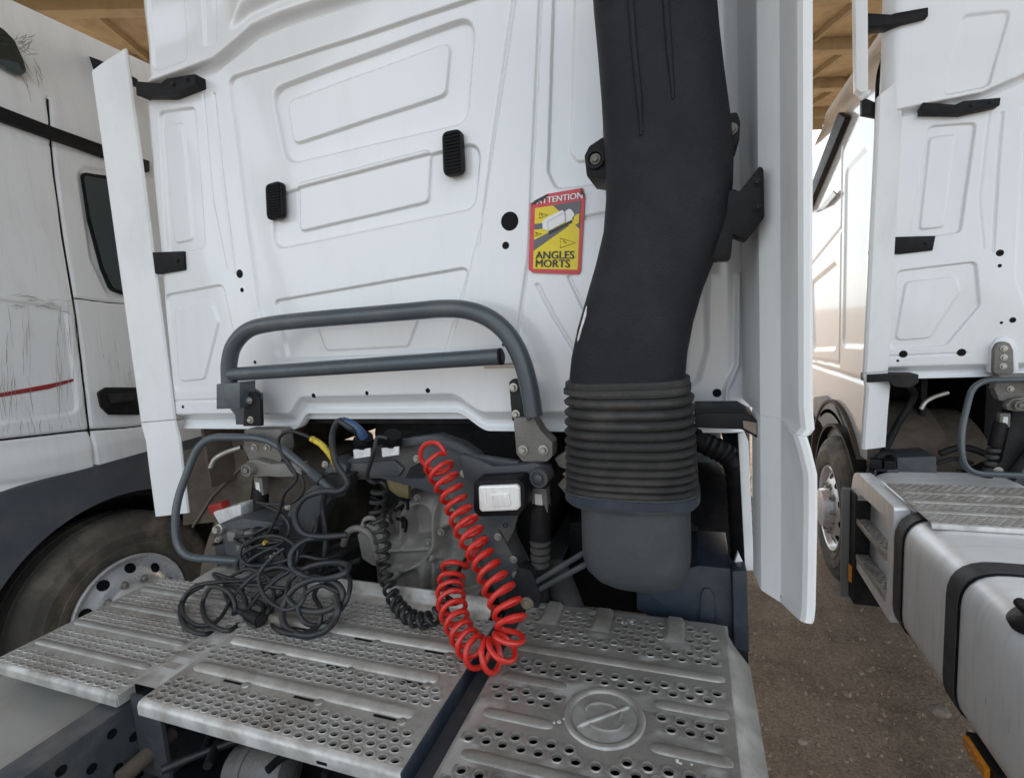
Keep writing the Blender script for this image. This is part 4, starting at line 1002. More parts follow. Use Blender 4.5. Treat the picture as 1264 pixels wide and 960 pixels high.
def right_deck():
    x0, x1, y0, y1 = -.505, .075, .62, 1.475
    ribs = (.745, .868, .99, 1.118, 1.24, )
    C = Vector((-.205, 1.045)); RE = .093
    def sol(x, y):
        if (x - C.x) ** 2 + (y - C.y) ** 2 < (RE + .02) ** 2: return True
        if any(abs(y - r) < .03 for r in ribs): return True
        if x < x0 + .012 or x > x1 - .012 or y > y1 - .015: return True
        for bx_ in (-.43, -.27, -.06):
            if abs(x - bx_) < .032 and y > 1.35: return True
        return False
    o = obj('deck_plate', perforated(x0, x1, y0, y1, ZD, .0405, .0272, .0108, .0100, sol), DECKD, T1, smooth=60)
    o['label'] = 'right perforated plate with round embossed emblem'
    for yr in ribs:
        if abs(yr - C.y) < .1:
            obj('pressed_rib', rib(x0 + .02, C.x - RE - .012, yr, ZD, .016, .007), DECKD, o); obj('pressed_rib', rib(C.x + RE + .012, x1 - .01, yr, ZD, .016, .007), DECKD, o)
        else: obj('pressed_rib', rib(x0 + .02, x1 - .01, yr, ZD, .016, .007), DECKD, o)
    for bx_ in (-.43, -.27, -.06):
        obj('pressed_pad', MB().loft([[(bx_ - .03, 1.36, ZD - .001), (bx_ + .03, 1.36, ZD - .001), (bx_ + .028, 1.472, ZD - .001), (bx_ - .028, 1.472, ZD - .001)], [(bx_ - .018, 1.385, ZD + .008), (bx_ + .018, 1.385, ZD + .008), (bx_ + .018, 1.468, ZD + .014), (bx_ - .018, 1.468, ZD + .014)]]), DECKD, o, bevel=.003)
    # emblem: ring, slanting bar and two leaf curves
    obj('emblem_ring', MB().lathe((C.x, C.y, ZD - .001), (0, 0, 1), [(0, RE), (.006, RE - .003), (.008, RE - .009), (.006, RE - .015), (0, RE - .019)], 56), DECKD, o)
    obj('emblem_dish', MB().lathe((C.x, C.y, ZD - .0004), (0, 0, 1), [(0, RE - .019), (.0009, RE - .022), (.0012, 0)], 40), DECKD, o)
    d = Vector((.74, .62, 0)).normalized()
    c3 = Vector((C.x, C.y, ZD + .001))
    obj('emblem_bar', MB().tube([c3 - d * .07, c3 - d * .06, c3 + d * .06, c3 + d * .07], [.001, .0062, .0062, .001], 10), DECKD, o)
    for s in (1, -1):
        arc = [c3 + Vector((s * .045 * math.cos(t) * .9 - s * .004, s * .012 + .028 * math.sin(t) * s, 0)) for t in [k * math.pi / 10 for k in range(-1, 12)]]
        obj('emblem_leaf', MB().tube(arc, [.001] + [.0035] * (len(arc) - 2) + [.001], 8), DECKD, o)
    rs = random.Random(4)
    for px, py, n_ in ((690, 894, 4), (588, 928, 3), (774, 767, 4), (846, 945, 3)):
        c = P(px, py, Z=ZD)
        for k in range(n_):
            q = (c.x + rs.uniform(-.016, .016), c.y + rs.uniform(-.012, .012)); r_ = rs.uniform(.002, .0055)
            obj('paint_splash', MB().prism_v([(q[0] + r_ * rs.uniform(.6, 1.3) * math.cos(t), q[1] + r_ * rs.uniform(.6, 1.3) * math.sin(t), ZD + .0102 if abs(q[1] - .99) < .016 else ZD + .0003) for t in (0, .9, 1.8, 2.7, 3.6, 4.5, 5.4)], (0, 0, .0006)), PAPER, o)
    # sloping right side, folded left edge, rounded back
    e = MB(); e.loft([[(x1, y, ZD), (x1 + .008, y, ZD - .001), (x1 + .05 + k, y, ZD - .03), (x1 + .056 + k, y, ZD - .04), (x1 + .058 + k, y, ZD - .16), (x1 + .052 + k, y, ZD - .16), (x1 + .05 + k, y, ZD - .044), (x1, y, ZD - .012)] for y, k in ((y0, .0), (1.36, .0), (y1, -.045))])
    obj('sloping_side', e, DECKD, o, smooth=28)
    e = MB(); e.loft([[(x0, y, ZD), (x0 - .010, y, ZD - .003), (x0 - .016, y, ZD - .012), (x0 - .018, y, ZD - .09), (x0 - .013, y, ZD - .09), (x0 - .011, y, ZD - .014), (x0, y, ZD - .008)] for y in (y0, y1)])
    obj('folded_edge', e, DECKD, o, smooth=50)
    e = MB(); e.loft([[(x, y1, ZD), (x, y1 + .01, ZD - .004), (x, y1 + .014, ZD - .014), (x, y1 + .014, ZD - .1), (x, y1 + .009, ZD - .1), (x, y1, ZD - .01)] for x in (x0, x1 - .02)])
    obj('back_edge', e, DECKD, o, smooth=50)
    return o
right_deck()
# below the decks
tk = MB(); prof = fillet([(-2.2, .25), (-1.565, .25), (-1.565, .845), (-2.2, .845)], [.08, .08, .1, .1], 6)
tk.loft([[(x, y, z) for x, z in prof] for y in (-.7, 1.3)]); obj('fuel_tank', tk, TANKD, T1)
ct = obj('air_tank', MB().lathe(P(320, 950, Z=.70), (1, .1, .1), [(-.09, .02), (-.085, .045), (-.07, .06), (-.03, .062), (-.028, .067), (-.012, .067), (-.01, .062), (.07, .062), (.10, .05), (.11, .02)], 26), CAST, T1)
obj('cross_tube', MB().cyl((-1.46, .62, .70), (-.56, .66, .72), .05, 18), DARKF, T1)
obj('tie_rod', MB().tube([P(150, 960, Z=.76), P(212, 905, Z=.76)], .022, 14), MUD, T1)
obj('cross_plate', MB().box(-1.45, -1.345, .815, .825, .70, .93), FRAME, T1)
for pts in ([(250, 930), (262, 905), (285, 890), (300, 886)], [(256, 945), (270, 915), (292, 898), (320, 890)], [(200, 950), (260, 925), (330, 905), (420, 925)], [(330, 950), (360, 930), (420, 940), (470, 958)], [(400, 958), (420, 938), (450, 944)]):
    obj('chassis_hose', MB().tube(spline([P(a, b, Z=.78) for a, b in pts], 6), .011, 10), CABLE, T1)
obj('hole_shade_box', MB().box(-.485, .07, .6, 1.455, .3, .84), DARKF, T1)  # dark box added below the plate so its holes look black
obj('hole_shade_box', MB().box(-1.34, -.61, 1.0, 1.33, .62, .86), DARKF, T1)  # added likewise, to keep the left plate's holes dark
obj('hole_shade_sheet', MB().box(-2.0, -1.49, .88, 1.29, .85, .872), DARKF, T1)  # added dark sheet: stands for shade behind the outer plate's holes
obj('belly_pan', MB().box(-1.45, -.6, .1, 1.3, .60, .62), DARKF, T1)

# ------------------------------------------------------------------ hoses and cables (hang from the lorry: things of their own)
def helix(axis_pts, radius, turns, r, n_per=18, ph=0.0, rad_fn=None):
    ax = spline(axis_pts, 24); L = [0]
    for a, b in zip(ax[:-1], ax[1:]): L.append(L[-1] + (b - a).length)
    tot = L[-1]; N = int(turns * n_per); out = []; u = None
    for i in range(N + 1):
        s = tot * i / N; j = min(len(ax) - 2, max(0, int(np.searchsorted(L, s) - 1))); f = (s - L[j]) / max(1e-9, L[j + 1] - L[j])
        p = ax[j].lerp(ax[j + 1], f); t = (ax[j + 1] - ax[j]).normalized()
        if u is None: u = t.orthogonal().normalized()
        u = (u - t * u.dot(t)).normalized(); w = t.cross(u); a = 2 * math.pi * turns * i / N + ph
        R = radius * (rad_fn(i / N) if rad_fn else 1)
        out.append(p + (u * math.cos(a) + w * math.sin(a)) * R)
    return out
def hang(name, mb, mat, label, cat, group=None): return tag(obj(name, mb, mat), label, cat, group)

h1 = helix(pp_([(536, 566, 1.40), (548, 588, 1.37), (566, 628, 1.33), (588, 674, 1.27), (610, 716, 1.22), (626, 750, 1.18), (630, 780, 1.14), (614, 806, 1.12), (592, 806, 1.12), (573, 786, 1.16), (560, 756, 1.22), (556, 722, 1.30), (563, 694, 1.36)]),   .0375, 27, .0082, ph=2.2, rad_fn=lambda t: 1 + .07 * math.sin(t * 31) + .05 * math.sin(t * 13 + 1))
h2 = [h1[-1]]
start = spline(pp_([(600, 560, 1.47), (560, 556, 1.46), (534, 556, 1.44)]), 4)
loop = spline(pp_([(548, 580, 1.43), (530, 578, 1.41), (519, 564, 1.40), (524, 549, 1.40), (540, 547, 1.40), (550, 560, 1.40)]), 5)
end = spline([h2[-1], h2[-1].lerp(P(580, 690, Y=1.42), .5), P(592, 672, Y=1.47)], 4)
path = loop + h1[6:] + end[1:]
hang('air_hose', MB().tube(path, .0076, 9), RED, 'bright red coiled air hose hanging in front of the gearbox', 'hose')
ORG = Vector((0, 0, 0))
rh = bpy.data.objects['air_hose']
obj('hose_fitting', MB().tube([end[-1].lerp(end[-2], .9), end[-1], end[-1] + (end[-1] - end[-2]).normalized() * .03], [.011, .012, .012], 12), REDPL, rh)
b1 = helix(pp_([(470, 596, 1.42), (466, 630, 1.42), (472, 665, 1.42), (474, 700, 1.40), (486, 738, 1.33), (505, 760, 1.27), (530, 764, 1.25), (552, 744, 1.27), (562, 716, 1.33)]), .021, 22, .0078, 12, rad_fn=lambda t: 1.15 if t < .3 else .95)
lead = spline(pp_([(478, 541, 1.40), (466, 540, 1.39), (462, 556, 1.38), (456, 576, 1.39), (453, 590, 1.40), (462, 596, 1.41)]), 5)
tail = spline([b1[-1], P(568, 700, Y=1.38), P(575, 690, Y=1.44)], 4)
hang('spiral_cable', MB().tube(lead + b1[2:] + tail[1:], .0072, 8), CABLE, 'black spiral cable sagging from the crossmember down to the left deck plate', 'cable')
def cable(pts, r, mat, label, extra=None, name='electric_cable'):
    """pts: (px, py, Y) or (px, py, None) to lie on the deck"""
    q = []
    for a, b, y in pts:
        if y is None: v = P(a, b, Z=ZD + r + .004)
        else: v = P(a, b, Y=y)
        q.append(v)
    o = hang(name, MB().tube(spline(q, 9), r, 10), mat, label, 'cable', 'cables tangled over the left deck')
    return o
# loops lying on / leaning over the deck
cable([(446, 536, 1.42), (432, 528, 1.38), (418, 520, 1.38), (410, 540, 1.38), (414, 570, 1.38), (424, 586, 1.385), (429, 598, 1.385), (419, 606, 1.38), (398, 606, 1.37), (375, 615, 1.36), (364, 636, 1.35), (372, 656, 1.35), (395, 662, 1.36), (428, 660, 1.40)], .0112, CABLEG,
      'thick grey cable looping from the blue-sleeved plug to the valves')
cable([(404, 664, 1.38), (378, 666, 1.34), (360, 682, 1.30), (362, 702, 1.28), (388, 714, 1.24), (420, 710, 1.22), (430, 698, 1.26), (410, 694, 1.3), (380, 700, 1.3), (358, 716, 1.26), (356, 738, 1.2), (372, 752, 1.19), (400, 754, 1.18), (422, 740, 1.2), (418, 722, 1.22), (394, 714, 1.24), (366, 724, 1.22), (350, 748, 1.19), (352, 772, None), (376, 784, None), (404, 776, 1.15), (417, 756, 1.16), (414, 734, 1.2)], .0102, CABLEG,
      'thick grey cable wound in tall rings at the right of the cable heap')
cable([(416, 730, 1.22), (396, 722, 1.24), (388, 735, 1.25), (396, 752, 1.2), (392, 772, None), (370, 782, None), (345, 778, None), (330, 764, 1.2), (334, 744, 1.24), (350, 730, 1.26)], .0078, CABLE,
      'thin black cable ring standing inside the thick grey rings')
cable([(352, 700, 1.34), (320, 706, 1.32), (300, 716, 1.28), (270, 718, 1.24), (240, 724, 1.2), (223, 746, None), (228, 772, None), (252, 782, None), (280, 774, 1.16), (290, 752, 1.18), (284, 732, 1.2), (262, 724, 1.22), (250, 744, 1.19), (256, 766, None), (280, 778, None), (298, 766, 1.16), (304, 746, 1.2), (296, 728, 1.24), (282, 716, 1.28)], .0078, CABLE,
      'black cable coiled in two rings at the left end of the heap')
cable([(300, 728, 1.26), (278, 722, 1.26), (282, 742, 1.22), (302, 758, None), (322, 758, None), (324, 746, 1.22), (312, 738, 1.24), (330, 720, 1.27), (350, 706, 1.3), (352, 690, 1.34), (340, 676, 1.36), (310, 690, 1.34), (296, 706, 1.31), (294, 690, 1.34), (316, 674, 1.36), (346, 668, 1.37)], .0078, CABLE,
      'black cable folded over itself in the middle of the heap')
cable([(340, 712, 1.3), (314, 718, 1.28), (286, 714, 1.28), (264, 708, 1.28), (280, 720, 1.26), (318, 722, 1.26), (352, 726, 1.25)], .0070, CABLE,
      'short black cable lying across the top of the left rings')
cable([(300, 676, 1.36), (318, 664, 1.35), (345, 662, 1.34), (366, 676, 1.32), (362, 700, 1.3), (340, 716, 1.27), (318, 736, 1.22), (304, 760, None), (316, 772, None), (334, 756, 1.2), (338, 732, 1.25), (330, 712, 1.28), (306, 702, 1.3), (284, 712, 1.29)], .0070, CABLE,
      'black cable dropping from the valves in an open S onto the deck')
cable([(352, 676, 1.33), (336, 688, 1.31), (320, 708, 1.27), (326, 734, 1.22), (350, 752, 1.18), (372, 744, 1.19), (376, 720, 1.24), (360, 704, 1.28), (338, 700, 1.3), (312, 712, 1.27), (288, 736, 1.22), (270, 764, None), (246, 772, None), (226, 758, None), (230, 736, 1.2), (252, 722, 1.24)], .0068, CABLEG,
      'slim grey cable sweeping from the tall rings across to the left rings')
cable([(420, 700, 1.28), (432, 716, 1.24), (426, 744, 1.19), (404, 768, None), (380, 770, None), (368, 752, 1.18), (380, 730, 1.22), (402, 722, 1.24), (420, 732, 1.21)], .0078, CABLE,
      'black cable making the rightmost ring of the heap')
cable([(392, 640, 1.42), (386, 660, 1.38), (362, 668, 1.36), (330, 664, 1.36), (306, 668, 1.36), (296, 684, 1.34), (310, 698, 1.32), (344, 694, 1.31), (372, 686, 1.32), (398, 690, 1.34), (420, 684, 1.4)], .0072, CABLE,
      'black cable winding level across the front of the valve cluster')
yc = [(416, 576, 1.4), (408, 562, 1.38), (396, 548, 1.37), (378, 538, 1.36), (358, 532, 1.35), (345, 540, 1.35), (346, 556, 1.35), (360, 580, 1.35), (372, 590, 1.35), (374, 606, 1.35), (360, 620, 1.35), (330, 622, 1.36), (318, 620, 1.37), (345, 632, 1.36), (357, 650, 1.35), (350, 668, 1.35), (330, 676, 1.36), (300, 672, 1.36), (290, 664, 1.36), (310, 660, 1.36), (335, 648, 1.37), (350, 646, 1.38)]
ye = cable(yc, .0058, CABLE, 'thin black cable with a yellow sleeve arching under the guard rail')
ORG = Vector((0, 0, 0))
obj('yellow_sleeve', MB().tube(spline(pp_([(384, 541, 1.365), (397, 549, 1.37), (408, 562, 1.38), (416, 577, 1.4)]), 6), .0105, 12), YELLOW, ye)
be = cable([(449, 536, 1.42), (440, 528, 1.4), (430, 521, 1.39), (420, 519, 1.39)], .0115, CABLEG, 'blue-sleeved cable stub plugged into the left socket on the crossmember')
obj('blue_sleeve', MB().tube(spline(pp_([(423, 520, 1.385), (432, 523, 1.39), (443, 531, 1.405), (449, 540, 1.42)]), 5), .0155, 14), BLUE, be)
cable([(352, 566, 1.34), (366, 590, 1.34), (352, 608, 1.34), (344, 632, 1.35), (330, 660, 1.36), (322, 668, 1.37)], .0058, CABLE, 'thin black cable dropping straight from the hand rail clamp')
cable([(404, 600, 1.45), (398, 624, 1.45), (402, 660, 1.44), (400, 690, 1.42), (396, 706, 1.42)], .010, CABLEG, 'grey cable hanging straight down beside the valve cluster')

def plug_head(a, b, mat, label):
    o = hang('cable_plug', MB().tube([a, a.lerp(b, .3), a.lerp(b, .32), a.lerp(b, .8), a.lerp(b, .82), b], [.011, .013, .019, .02, .023, .022], 16), mat, label, 'plug')
    obj('plug_pin_face', MB().cyl(b, b + (b - a).normalized() * .004, .017, 14), DARKF, o)
plug_head(P(300, 756, Z=ZD + .024), P(322, 765, Z=ZD + .024), BLACK, 'black plug lying on the deck in the middle of the cable heap')
# ================================================================== RIGHT NEIGHBOUR
T2 = thing('truck_tractor', 'white lorry tractor parked at the right with a long silver fuel tank', 'truck', (XC + 3.17, YW + 1.73, -.07))
for o in shared: copy_part(o, T2)
ORG = Vector((XC, YW, 0)); WALL2 = build_wall(T2, False, 440)
for ch in list(WALL.children):
    if ch.name.startswith('rubber_plug'):
        d = ch.copy(); COL.objects.link(d); d.parent = WALL2
ORG = Vector((0, 0, 0)); T2.location = (XC + 3.17, YW + 1.73, -.07)
ORG = Vector(T2.location)
# tongue-shaped mounting plate on its back wall
q = P(1238, 445, Y=3.27)
m = MB(); m.prism_px([(1227, 462), (1228, 432), (1232, 424), (1240, 421), (1247, 424), (1251, 432), (1252, 462)], 3.255, 3.29, .02)
tp = obj('tongue_plate', m, CAST, T2, bevel=.004)
for a, b in ((1239, 430), (1239, 441), (1238, 452)):
    c = P(a, b, Y=3.255); obj('bolt', MB().hexbolt((c.x, 3.254, c.z), (0, -1, 0), .011, .012), STEEL, tp)
m = MB(); m.prism_px([(1221, 462), (1223, 428), (1230, 418), (1240, 415), (1250, 418), (1257, 428), (1259, 462)], 3.285, 3.33, .03)
obj('mount_bulge', m, WHITE, T2, bevel=.012)
for a, b in ((1115, 437), (1187, 435), (1240, 395), (1239, 326)):
    pass
for a, b, r in ((1115, 437, .02), (1187, 435, .02), (1250, 395, .015)):
    c = P(a, b, Y=3.30); obj('rubber_plug', MB().lathe((c.x, 3.312, c.z), (0, -1, 0), [(0, r), (.012, r), (.016, r * .8), (.016, 0)], 20), CARTON, T2)
m = MB(); m.prism_px([(1070, 462), (1134, 462), (1134, 472), (1124, 478), (1108, 478), (1100, 471), (1070, 472)], 3.22, 3.33, .004)
obj('lower_fairing_bracket', m, DARKF, T2, bevel=.003)
# taller fairing piece above
m = MB(); m.prism_px([(1055, -60), (1071, -60), (1072, 112), (1066, 116), (1057, 110)], 3.20, 3.26, .01); obj('upper_fairing', m, FAIR, T2, bevel=.004)
c = P(1068, 118, Y=3.2); obj('fairing_joint', MB().tube(pp_([(1062, 122, 3.2), (1068, 117, 3.2), (1074, 112, 3.2)]), [.012, .02, .006], 12), FAIR, T2)
m = MB(); m.prism_px([(1068, 16), (1100, 18), (1106, 16), (1146, 9), (1146, 20), (1106, 30), (1068, 34)], 3.22, 3.30); obj('fairing_bracket', m, BLACK, T2, bevel=.004)
m = MB(); m.prism_px([(1064, 119), (1084, 128), (1092, 134), (1092, 146), (1064, 141)], 3.272, 3.31); obj('bracket_arm', m, BLACK, T2, bevel=.003)
# left side of its cab
def cab_side(parent, X):
    y0, y1 = 3.37, 5.42; nu, nv = 190, 190
    Yg, T = np.meshgrid(np.linspace(y0, y1, nu), np.linspace(0, 1, nv))
    zt = 3.44 - .0 * Yg; zb = .94
    Zg = zb + (zt - zb) * T
    S = lambda pts: [(P(a, b, X=X).y, P(a, b, X=X).z) for a, b in pts]
    D = np.zeros_like(Yg)
    D += .14 * sstep(Zg, 2.95, 3.44) ** 1.5 + .05 * sstep(Yg, 4.9, 5.42) ** 2
    feats = [('line', [(3.98, 1.45), (3.98, 2.86)], .014, .008), ('line', [(3.98, 1.45), (5.2, 1.40)], .014, .008), ('line', [(3.40, 1.40), (5.4, 1.36)], .02, .01),
             ('poly', fillet([(4.08, 1.55), (4.75, 1.5), (4.85, 2.05), (4.08, 2.15)], .06), .012, .03), ('poly', fillet([(3.46, 1.6), (3.9, 1.58), (3.9, 2.7), (3.46, 2.72)], .06), .010, .025),
             ('line', [(4.0, 2.35), (5.1, 2.15)], .012, .012)]
    D += press(Yg, Zg, feats)
    arch = (Yg - 4.32) ** 2 + (Zg - .46) ** 2
    keep = (arch[:-1, :-1] > .66 ** 2) | (Zg[:-1, :-1] > 1.5)
    VV = np.stack([(X + D).ravel(), Yg.ravel(), Zg.ravel()], 1)
    return grid_obj('cab_side', VV, grid_faces(nu, nv, keep), WHITE_CLEAN, parent)
cab_side(T2, .955)
ring = []
for y, ins, zt in ((3.375, .02, 3.40), (4.2, .02, 3.42), (4.9, .03, 3.36), (5.2, .06, 3.0), (5.42, .10, 2.0), (5.45, .12, 1.5)):
    ring.append([(.99 + ins, y, 1.47), (3.3 - ins, y, 1.47), (3.3 - ins, y, zt - .2), (3.15 - ins, y, zt), (1.14 + ins, y, zt), (.99 + ins, y, zt - .25)])
obj('cab_body', MB().loft(ring), WHITE, T2)
def side_quad(pts, X, th, mat, name, parent, bev=0.0, r=0):
    b = [P(a, c, X=X) for a, c in pts]
    if r:
        b2 = fillet([(q.y, q.z) for q in b], r); b = [Vector((X, y, z)) for y, z in b2]
    return obj(name, MB().prism_v(b, (th, 0, 0)), mat, parent, bevel=bev)
o = side_quad([(1042, 138), (1051, 144), (1001, 262), (994, 262)], .95, -.035, BLACK, 'rain_gutter', T2, .005)
o = side_quad([(1001, 262), (1012, 258), (1030, 236), (1034, 240), (1022, 254), (1004, 263)], .94, -.01, STEEL, 'door_handle', T2)
wheel(T2, (.87, 3.85, .475), -1, .5, .285)
mudguard(T2, 1.06, .16, 3.85, .475, .56, BLACK, 20, 165)
side_quad([(1004, 490), (1018, 488), (1030, 500), (1039, 522), (1044, 546), (1022, 541), (1013, 522), (1004, 512)], .94, .02, GREYF, 'inner_fender', T2, .004, .05)
mudguard(T2, 1.30, .36, 4.1, .42, .66, MUD, -12, 120, .03, 'inner_mudguard')
obj('mud_flap', MB().box(.825, 1.28, 3.33, 3.36, .10, .78), GREYF, T2, bevel=.005)
obj('flap_side', MB().box(.86, 1.26, 3.22, 3.328, .12, .78), DARKF, T2, bevel=.01)
obj('side_reflector', MB().box(.846, .8595, 3.25, 3.28, .24, .34), ORANGE, T2, bevel=.002)
# frame leg and box under its cab
pc = obj('electronics_box', MB().prism_px([(1107, 565), (1156, 563), (1158, 602), (1108, 600)], 3.30, 3.5, .01), FRAME, T2, bevel=.01)
obj('crossmember', MB().prism_px([(1252, 500), (1290, 495), (1290, 560), (1264, 590), (1190, 604), (1186, 592), (1236, 570)], 3.3, 3.4, .02), DARKF, T2, bevel=.01)
obj('engine_block', MB().box(1.72, 2.6, 3.9, 5.2, .6, 1.38), DARKF, T2, bevel=.05)
obj('cab_floor', MB().box(1.02, 3.25, 3.5, 5.3, 1.43, 1.455), DARKF, T2)
obj('front_bumper', MB().box(1.0, 3.3, 5.2, 5.44, .3, 1.46), FENDER, T2, bevel=.05)
obj('wheel_bulkhead', MB().box(1.34, 1.37, 3.75, 5.1, .5, 1.42), DARKF, T2)
obj('far_wing', MB().box(3.2, 3.3, 3.5, 5.2, .5, 1.46), DARKF, T2)
obj('underbody', MB().box(1.3, 3.0, 3.55, 3.85, .55, .86), DARKF, T2, bevel=.04)
for pts, r in (([(1070, 600, 3.25), (1080, 570, 3.35), (1100, 560, 3.4), (1130, 590, 3.4)], .02), ([(1160, 560, 3.4), (1190, 552, 3.4), (1230, 566, 3.35), (1280, 590, 3.3)], .018), ([(1150, 590, 3.4), (1200, 596, 3.35), (1280, 604, 3.3)], .03), ([(1090, 560, 3.5), (1110, 520, 3.6), (1128, 490, 3.6), (1122, 476, 3.5)], .02),
               ([(1156, 572, 3.35), (1180, 566, 3.35), (1200, 572, 3.3)], .012)):
    obj('pipe', MB().tube(spline(pp_(pts), 5), r, 10), DARKF, T2)
for k in range(9):
    a = random.uniform(1074, 1104); b = random.uniform(566, 600); c = P(a, b, Y=3.3)
    obj('fitting', MB().box(c.x - .03, c.x + .03, 3.28, 3.34, c.z - .025, c.z + .03), (DARKF, BLACK, CAST, FRAME)[k % 4], T2, bevel=.008)
obj('bolt', MB().hexbolt(P(1232, 581, Y=3.12), (0, -1, 0), .014, .016), STEEL, T2)
# tank, straps, steps
def rrect(x0, x1, z0, z1, r, y, n=7): return [(x, y, z) for x, z in fillet([(x0, z0), (x1, z0), (x1, z1), (x0, z1)], r, n)]
TX0, TX1, TZ0, TZ1 = .875, 1.62, .32, .90
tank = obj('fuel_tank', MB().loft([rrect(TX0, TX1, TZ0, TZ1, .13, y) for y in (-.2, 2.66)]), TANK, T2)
for y in (2.62, 2.12, .9):
    obj('tank_strap', MB().loft([rrect(TX0 - g_, TX1 + g_, TZ0 - g_, TZ1 + g_, .13 + g_, yy) for yy, g_ in ((y - .040, .002), (y - .039, .008), (y + .039, .008), (y + .040, .002))], caps=False), STRAP, tank)
    obj('strap_rubber', MB().loft([rrect(TX0 - g_, TX1 + g_, TZ0 - g_, TZ1 + g_, .13 + g_, yy) for yy, g_ in ((y - .052, .001), (y - .051, .004), (y - .0405, .004))], caps=False), CARTON, tank)
cq = P(1256, 745, Z=.98)
cap = obj('tank_cap', MB().lathe((.955, 1.80, .86), (-.5, 0, 1), [(0, .055), (.03, .055), (.032, .062), (.05, .062), (.06, .05), (.062, 0)], 24), BLACK, T2)
obj('cap_grip', MB().tube([(.925, 1.75, .92), (.925, 1.85, .92)], .016, 10), BLACK, cap)
obj('cap_collar', MB().lathe((.955, 1.80, .86), (-.5, 0, 1), [(-.02, .064), (.008, .064), (.012, .056), (.012, .05)], 24), TANK, cap)
# step box: shell with an opening and two perforated treads
st = MB(); r0 = rrect(TX0 - .005, TX1, TZ0, TZ1 + .005, .13, 2.69); 
stepb = obj('step_housing', MB().loft([rrect(TX0 + .06, TX1, TZ0 + .0, TZ1, .12, 2.69), rrect(TX0 + .06, TX1, TZ0, TZ1, .12, 3.32)]), TANK, T2)
fr = MB()
oy0, oy1, oz0, oz1 = 2.685, 3.36, .36, .955
outer = fillet([(2.685, .33), (3.36, .35), (3.40, .60), (3.30, .908), (2.685, .908)], [.02, .08, .1, .12, .02], 5); 
inner = fillet([(2.75, .41), (3.25, .41), (3.28, .60), (3.20, .80), (2.75, .82)], [.05, .05, .05, .08, .05], 5)
n_ = len(outer)
vs = [(TX0 - .004, y, z) for y, z in outer] + [(TX0 - .004, y, z) for y, z in inner] + [(TX0 + .2, y, z) for y, z in inner] + [(TX0 + .061, y, z) for y, z in outer]
fr.add(vs, [(k, (k + 1) % n_, n_ + (k + 1) % n_, n_ + k) for k in range(n_)] + [(n_ + k, n_ + (k + 1) % n_, 2 * n_ + (k + 1) % n_, 2 * n_ + k) for k in range(n_)] + [(k, (k + 1) % n_, 3 * n_ + (k + 1) % n_, 3 * n_ + k) for k in range(n_)])
obj('step_frame', fr, TANK, stepb, smooth=40)
for z in (.43, .64):
    obj('step_tread', perforated(TX0 + .0, TX0 + .055, 2.76, 3.24, z, .0275, .03, .008, .008, lambda x, y: False), DECK, stepb)
    obj('tread_lip', MB().box(TX0 - .008, TX0 - .0005, 2.76, 3.24, z - .03, z + .003), DECK, stepb, bevel=.002)
# perforated deck on top
dk = obj('deck_plate', perforated(.93, 1.80, 2.47, 3.0, .925, .034, .0215, .009, .0055, lambda x, y: any(abs(y - r) < .018 for r in (2.60, 2.73, 2.86))), DECK, T2, smooth=60)
for yr in (2.60, 2.73, 2.86): obj('pressed_rib', rib(.94, 1.79, yr, .925, .016, .009), DECK, dk)
obj('folded_edge', MB().loft([[(x, 2.47, .925), (x, 2.462, .922), (x, 2.458, .915), (x, 2.457, .903), (x, 2.461, .903), (x, 2.47, .918)] for x in (.93, 1.8)]), DECK, dk)
m = MB(); m.prism_v([P(1176, 893, X=.93), P(1185, 893, X=.93), P(1206, 932, X=.93), P(1199, 936, X=.93)], (.02, 0, 0))
rq = P(1190, 915, X=.87)
obj('side_reflector', MB().box(.868, .884, 1.86, 2.00, .295, .335), ORANGE, T2, bevel=.003)
obj('reflector_bracket', MB().box(.886, .94, 1.84, 2.02, .29, .335), DARKF, T2)

# ================================================================== LEFT NEIGHBOUR
T3 = thing('truck_tractor', 'scuffed white lorry parked at the left, its door side and front wheel showing', 'truck', (-4.08, .8, 0))
XL = -2.83
def left_side(parent):
    y0, y1 = .75, 3.4; nu, nv = 340, 330
    Yg, T = np.meshgrid(np.linspace(y0, y1, nu), np.linspace(0, 1, nv))
    Zg = 1.12 + (3.5 - 1.12) * T
    S = lambda pts: [(q.y, q.z) for q in (P(a, b, X=XL) for a, b in pts)]
    D = -.10 * sstep(Zg, 2.93, 3.5) ** 1.3
    D += .0
    feats = [('line', S([(60, 120), (66, 200), (78, 290), (93, 380), (104, 470), (112, 540), (120, 620)]), .016, .006),
             ('line', S([(-60, 548), (0, 543), (108, 531), (165, 527), (240, 515)]), .014, .007),
             ('line', S([(93, 368), (140, 374), (200, 376)]), .010, .005),
             ('poly', fillet(S([(-90, 372), (0, 370), (82, 380), (97, 510), (0, 522), (-90, 530)]), .05), .010, .012),
             ('line', S([(-60, 612), (0, 600), (117, 585)]), .012, .02),
             ('poly', fillet(S([(96, 205), (160, 215), (190, 380), (135, 368), (112, 320)]), .06), .012, .02),
             ('line', S([(20, 165), (22, 172), (60, 178), (160, 200)]), .006, .005)]
    D += -press(Yg, Zg, feats)
    D += .03 * (1 - sstep(Zg, 1.42, 1.5)) * 0 
    low = 1 - sstep(Zg, 1.38, 1.48)
    D += .018 * low
    arch = np.sqrt((Yg - 1.66) ** 2 + (Zg - .45) ** 2)
    keep = (arch[:-1, :-1] > .66)
    VV = np.stack([(XL + D).ravel(), Yg.ravel(), Zg.ravel()], 1)
    return grid_obj('cab_side', VV, grid_faces(nu, nv, keep), WHITE_SIDE, parent)
LS = left_side(T3)
def sx(pts, off): return [P(a, b, X=XL) + Vector((off, 0, 0)) for a, b in pts]
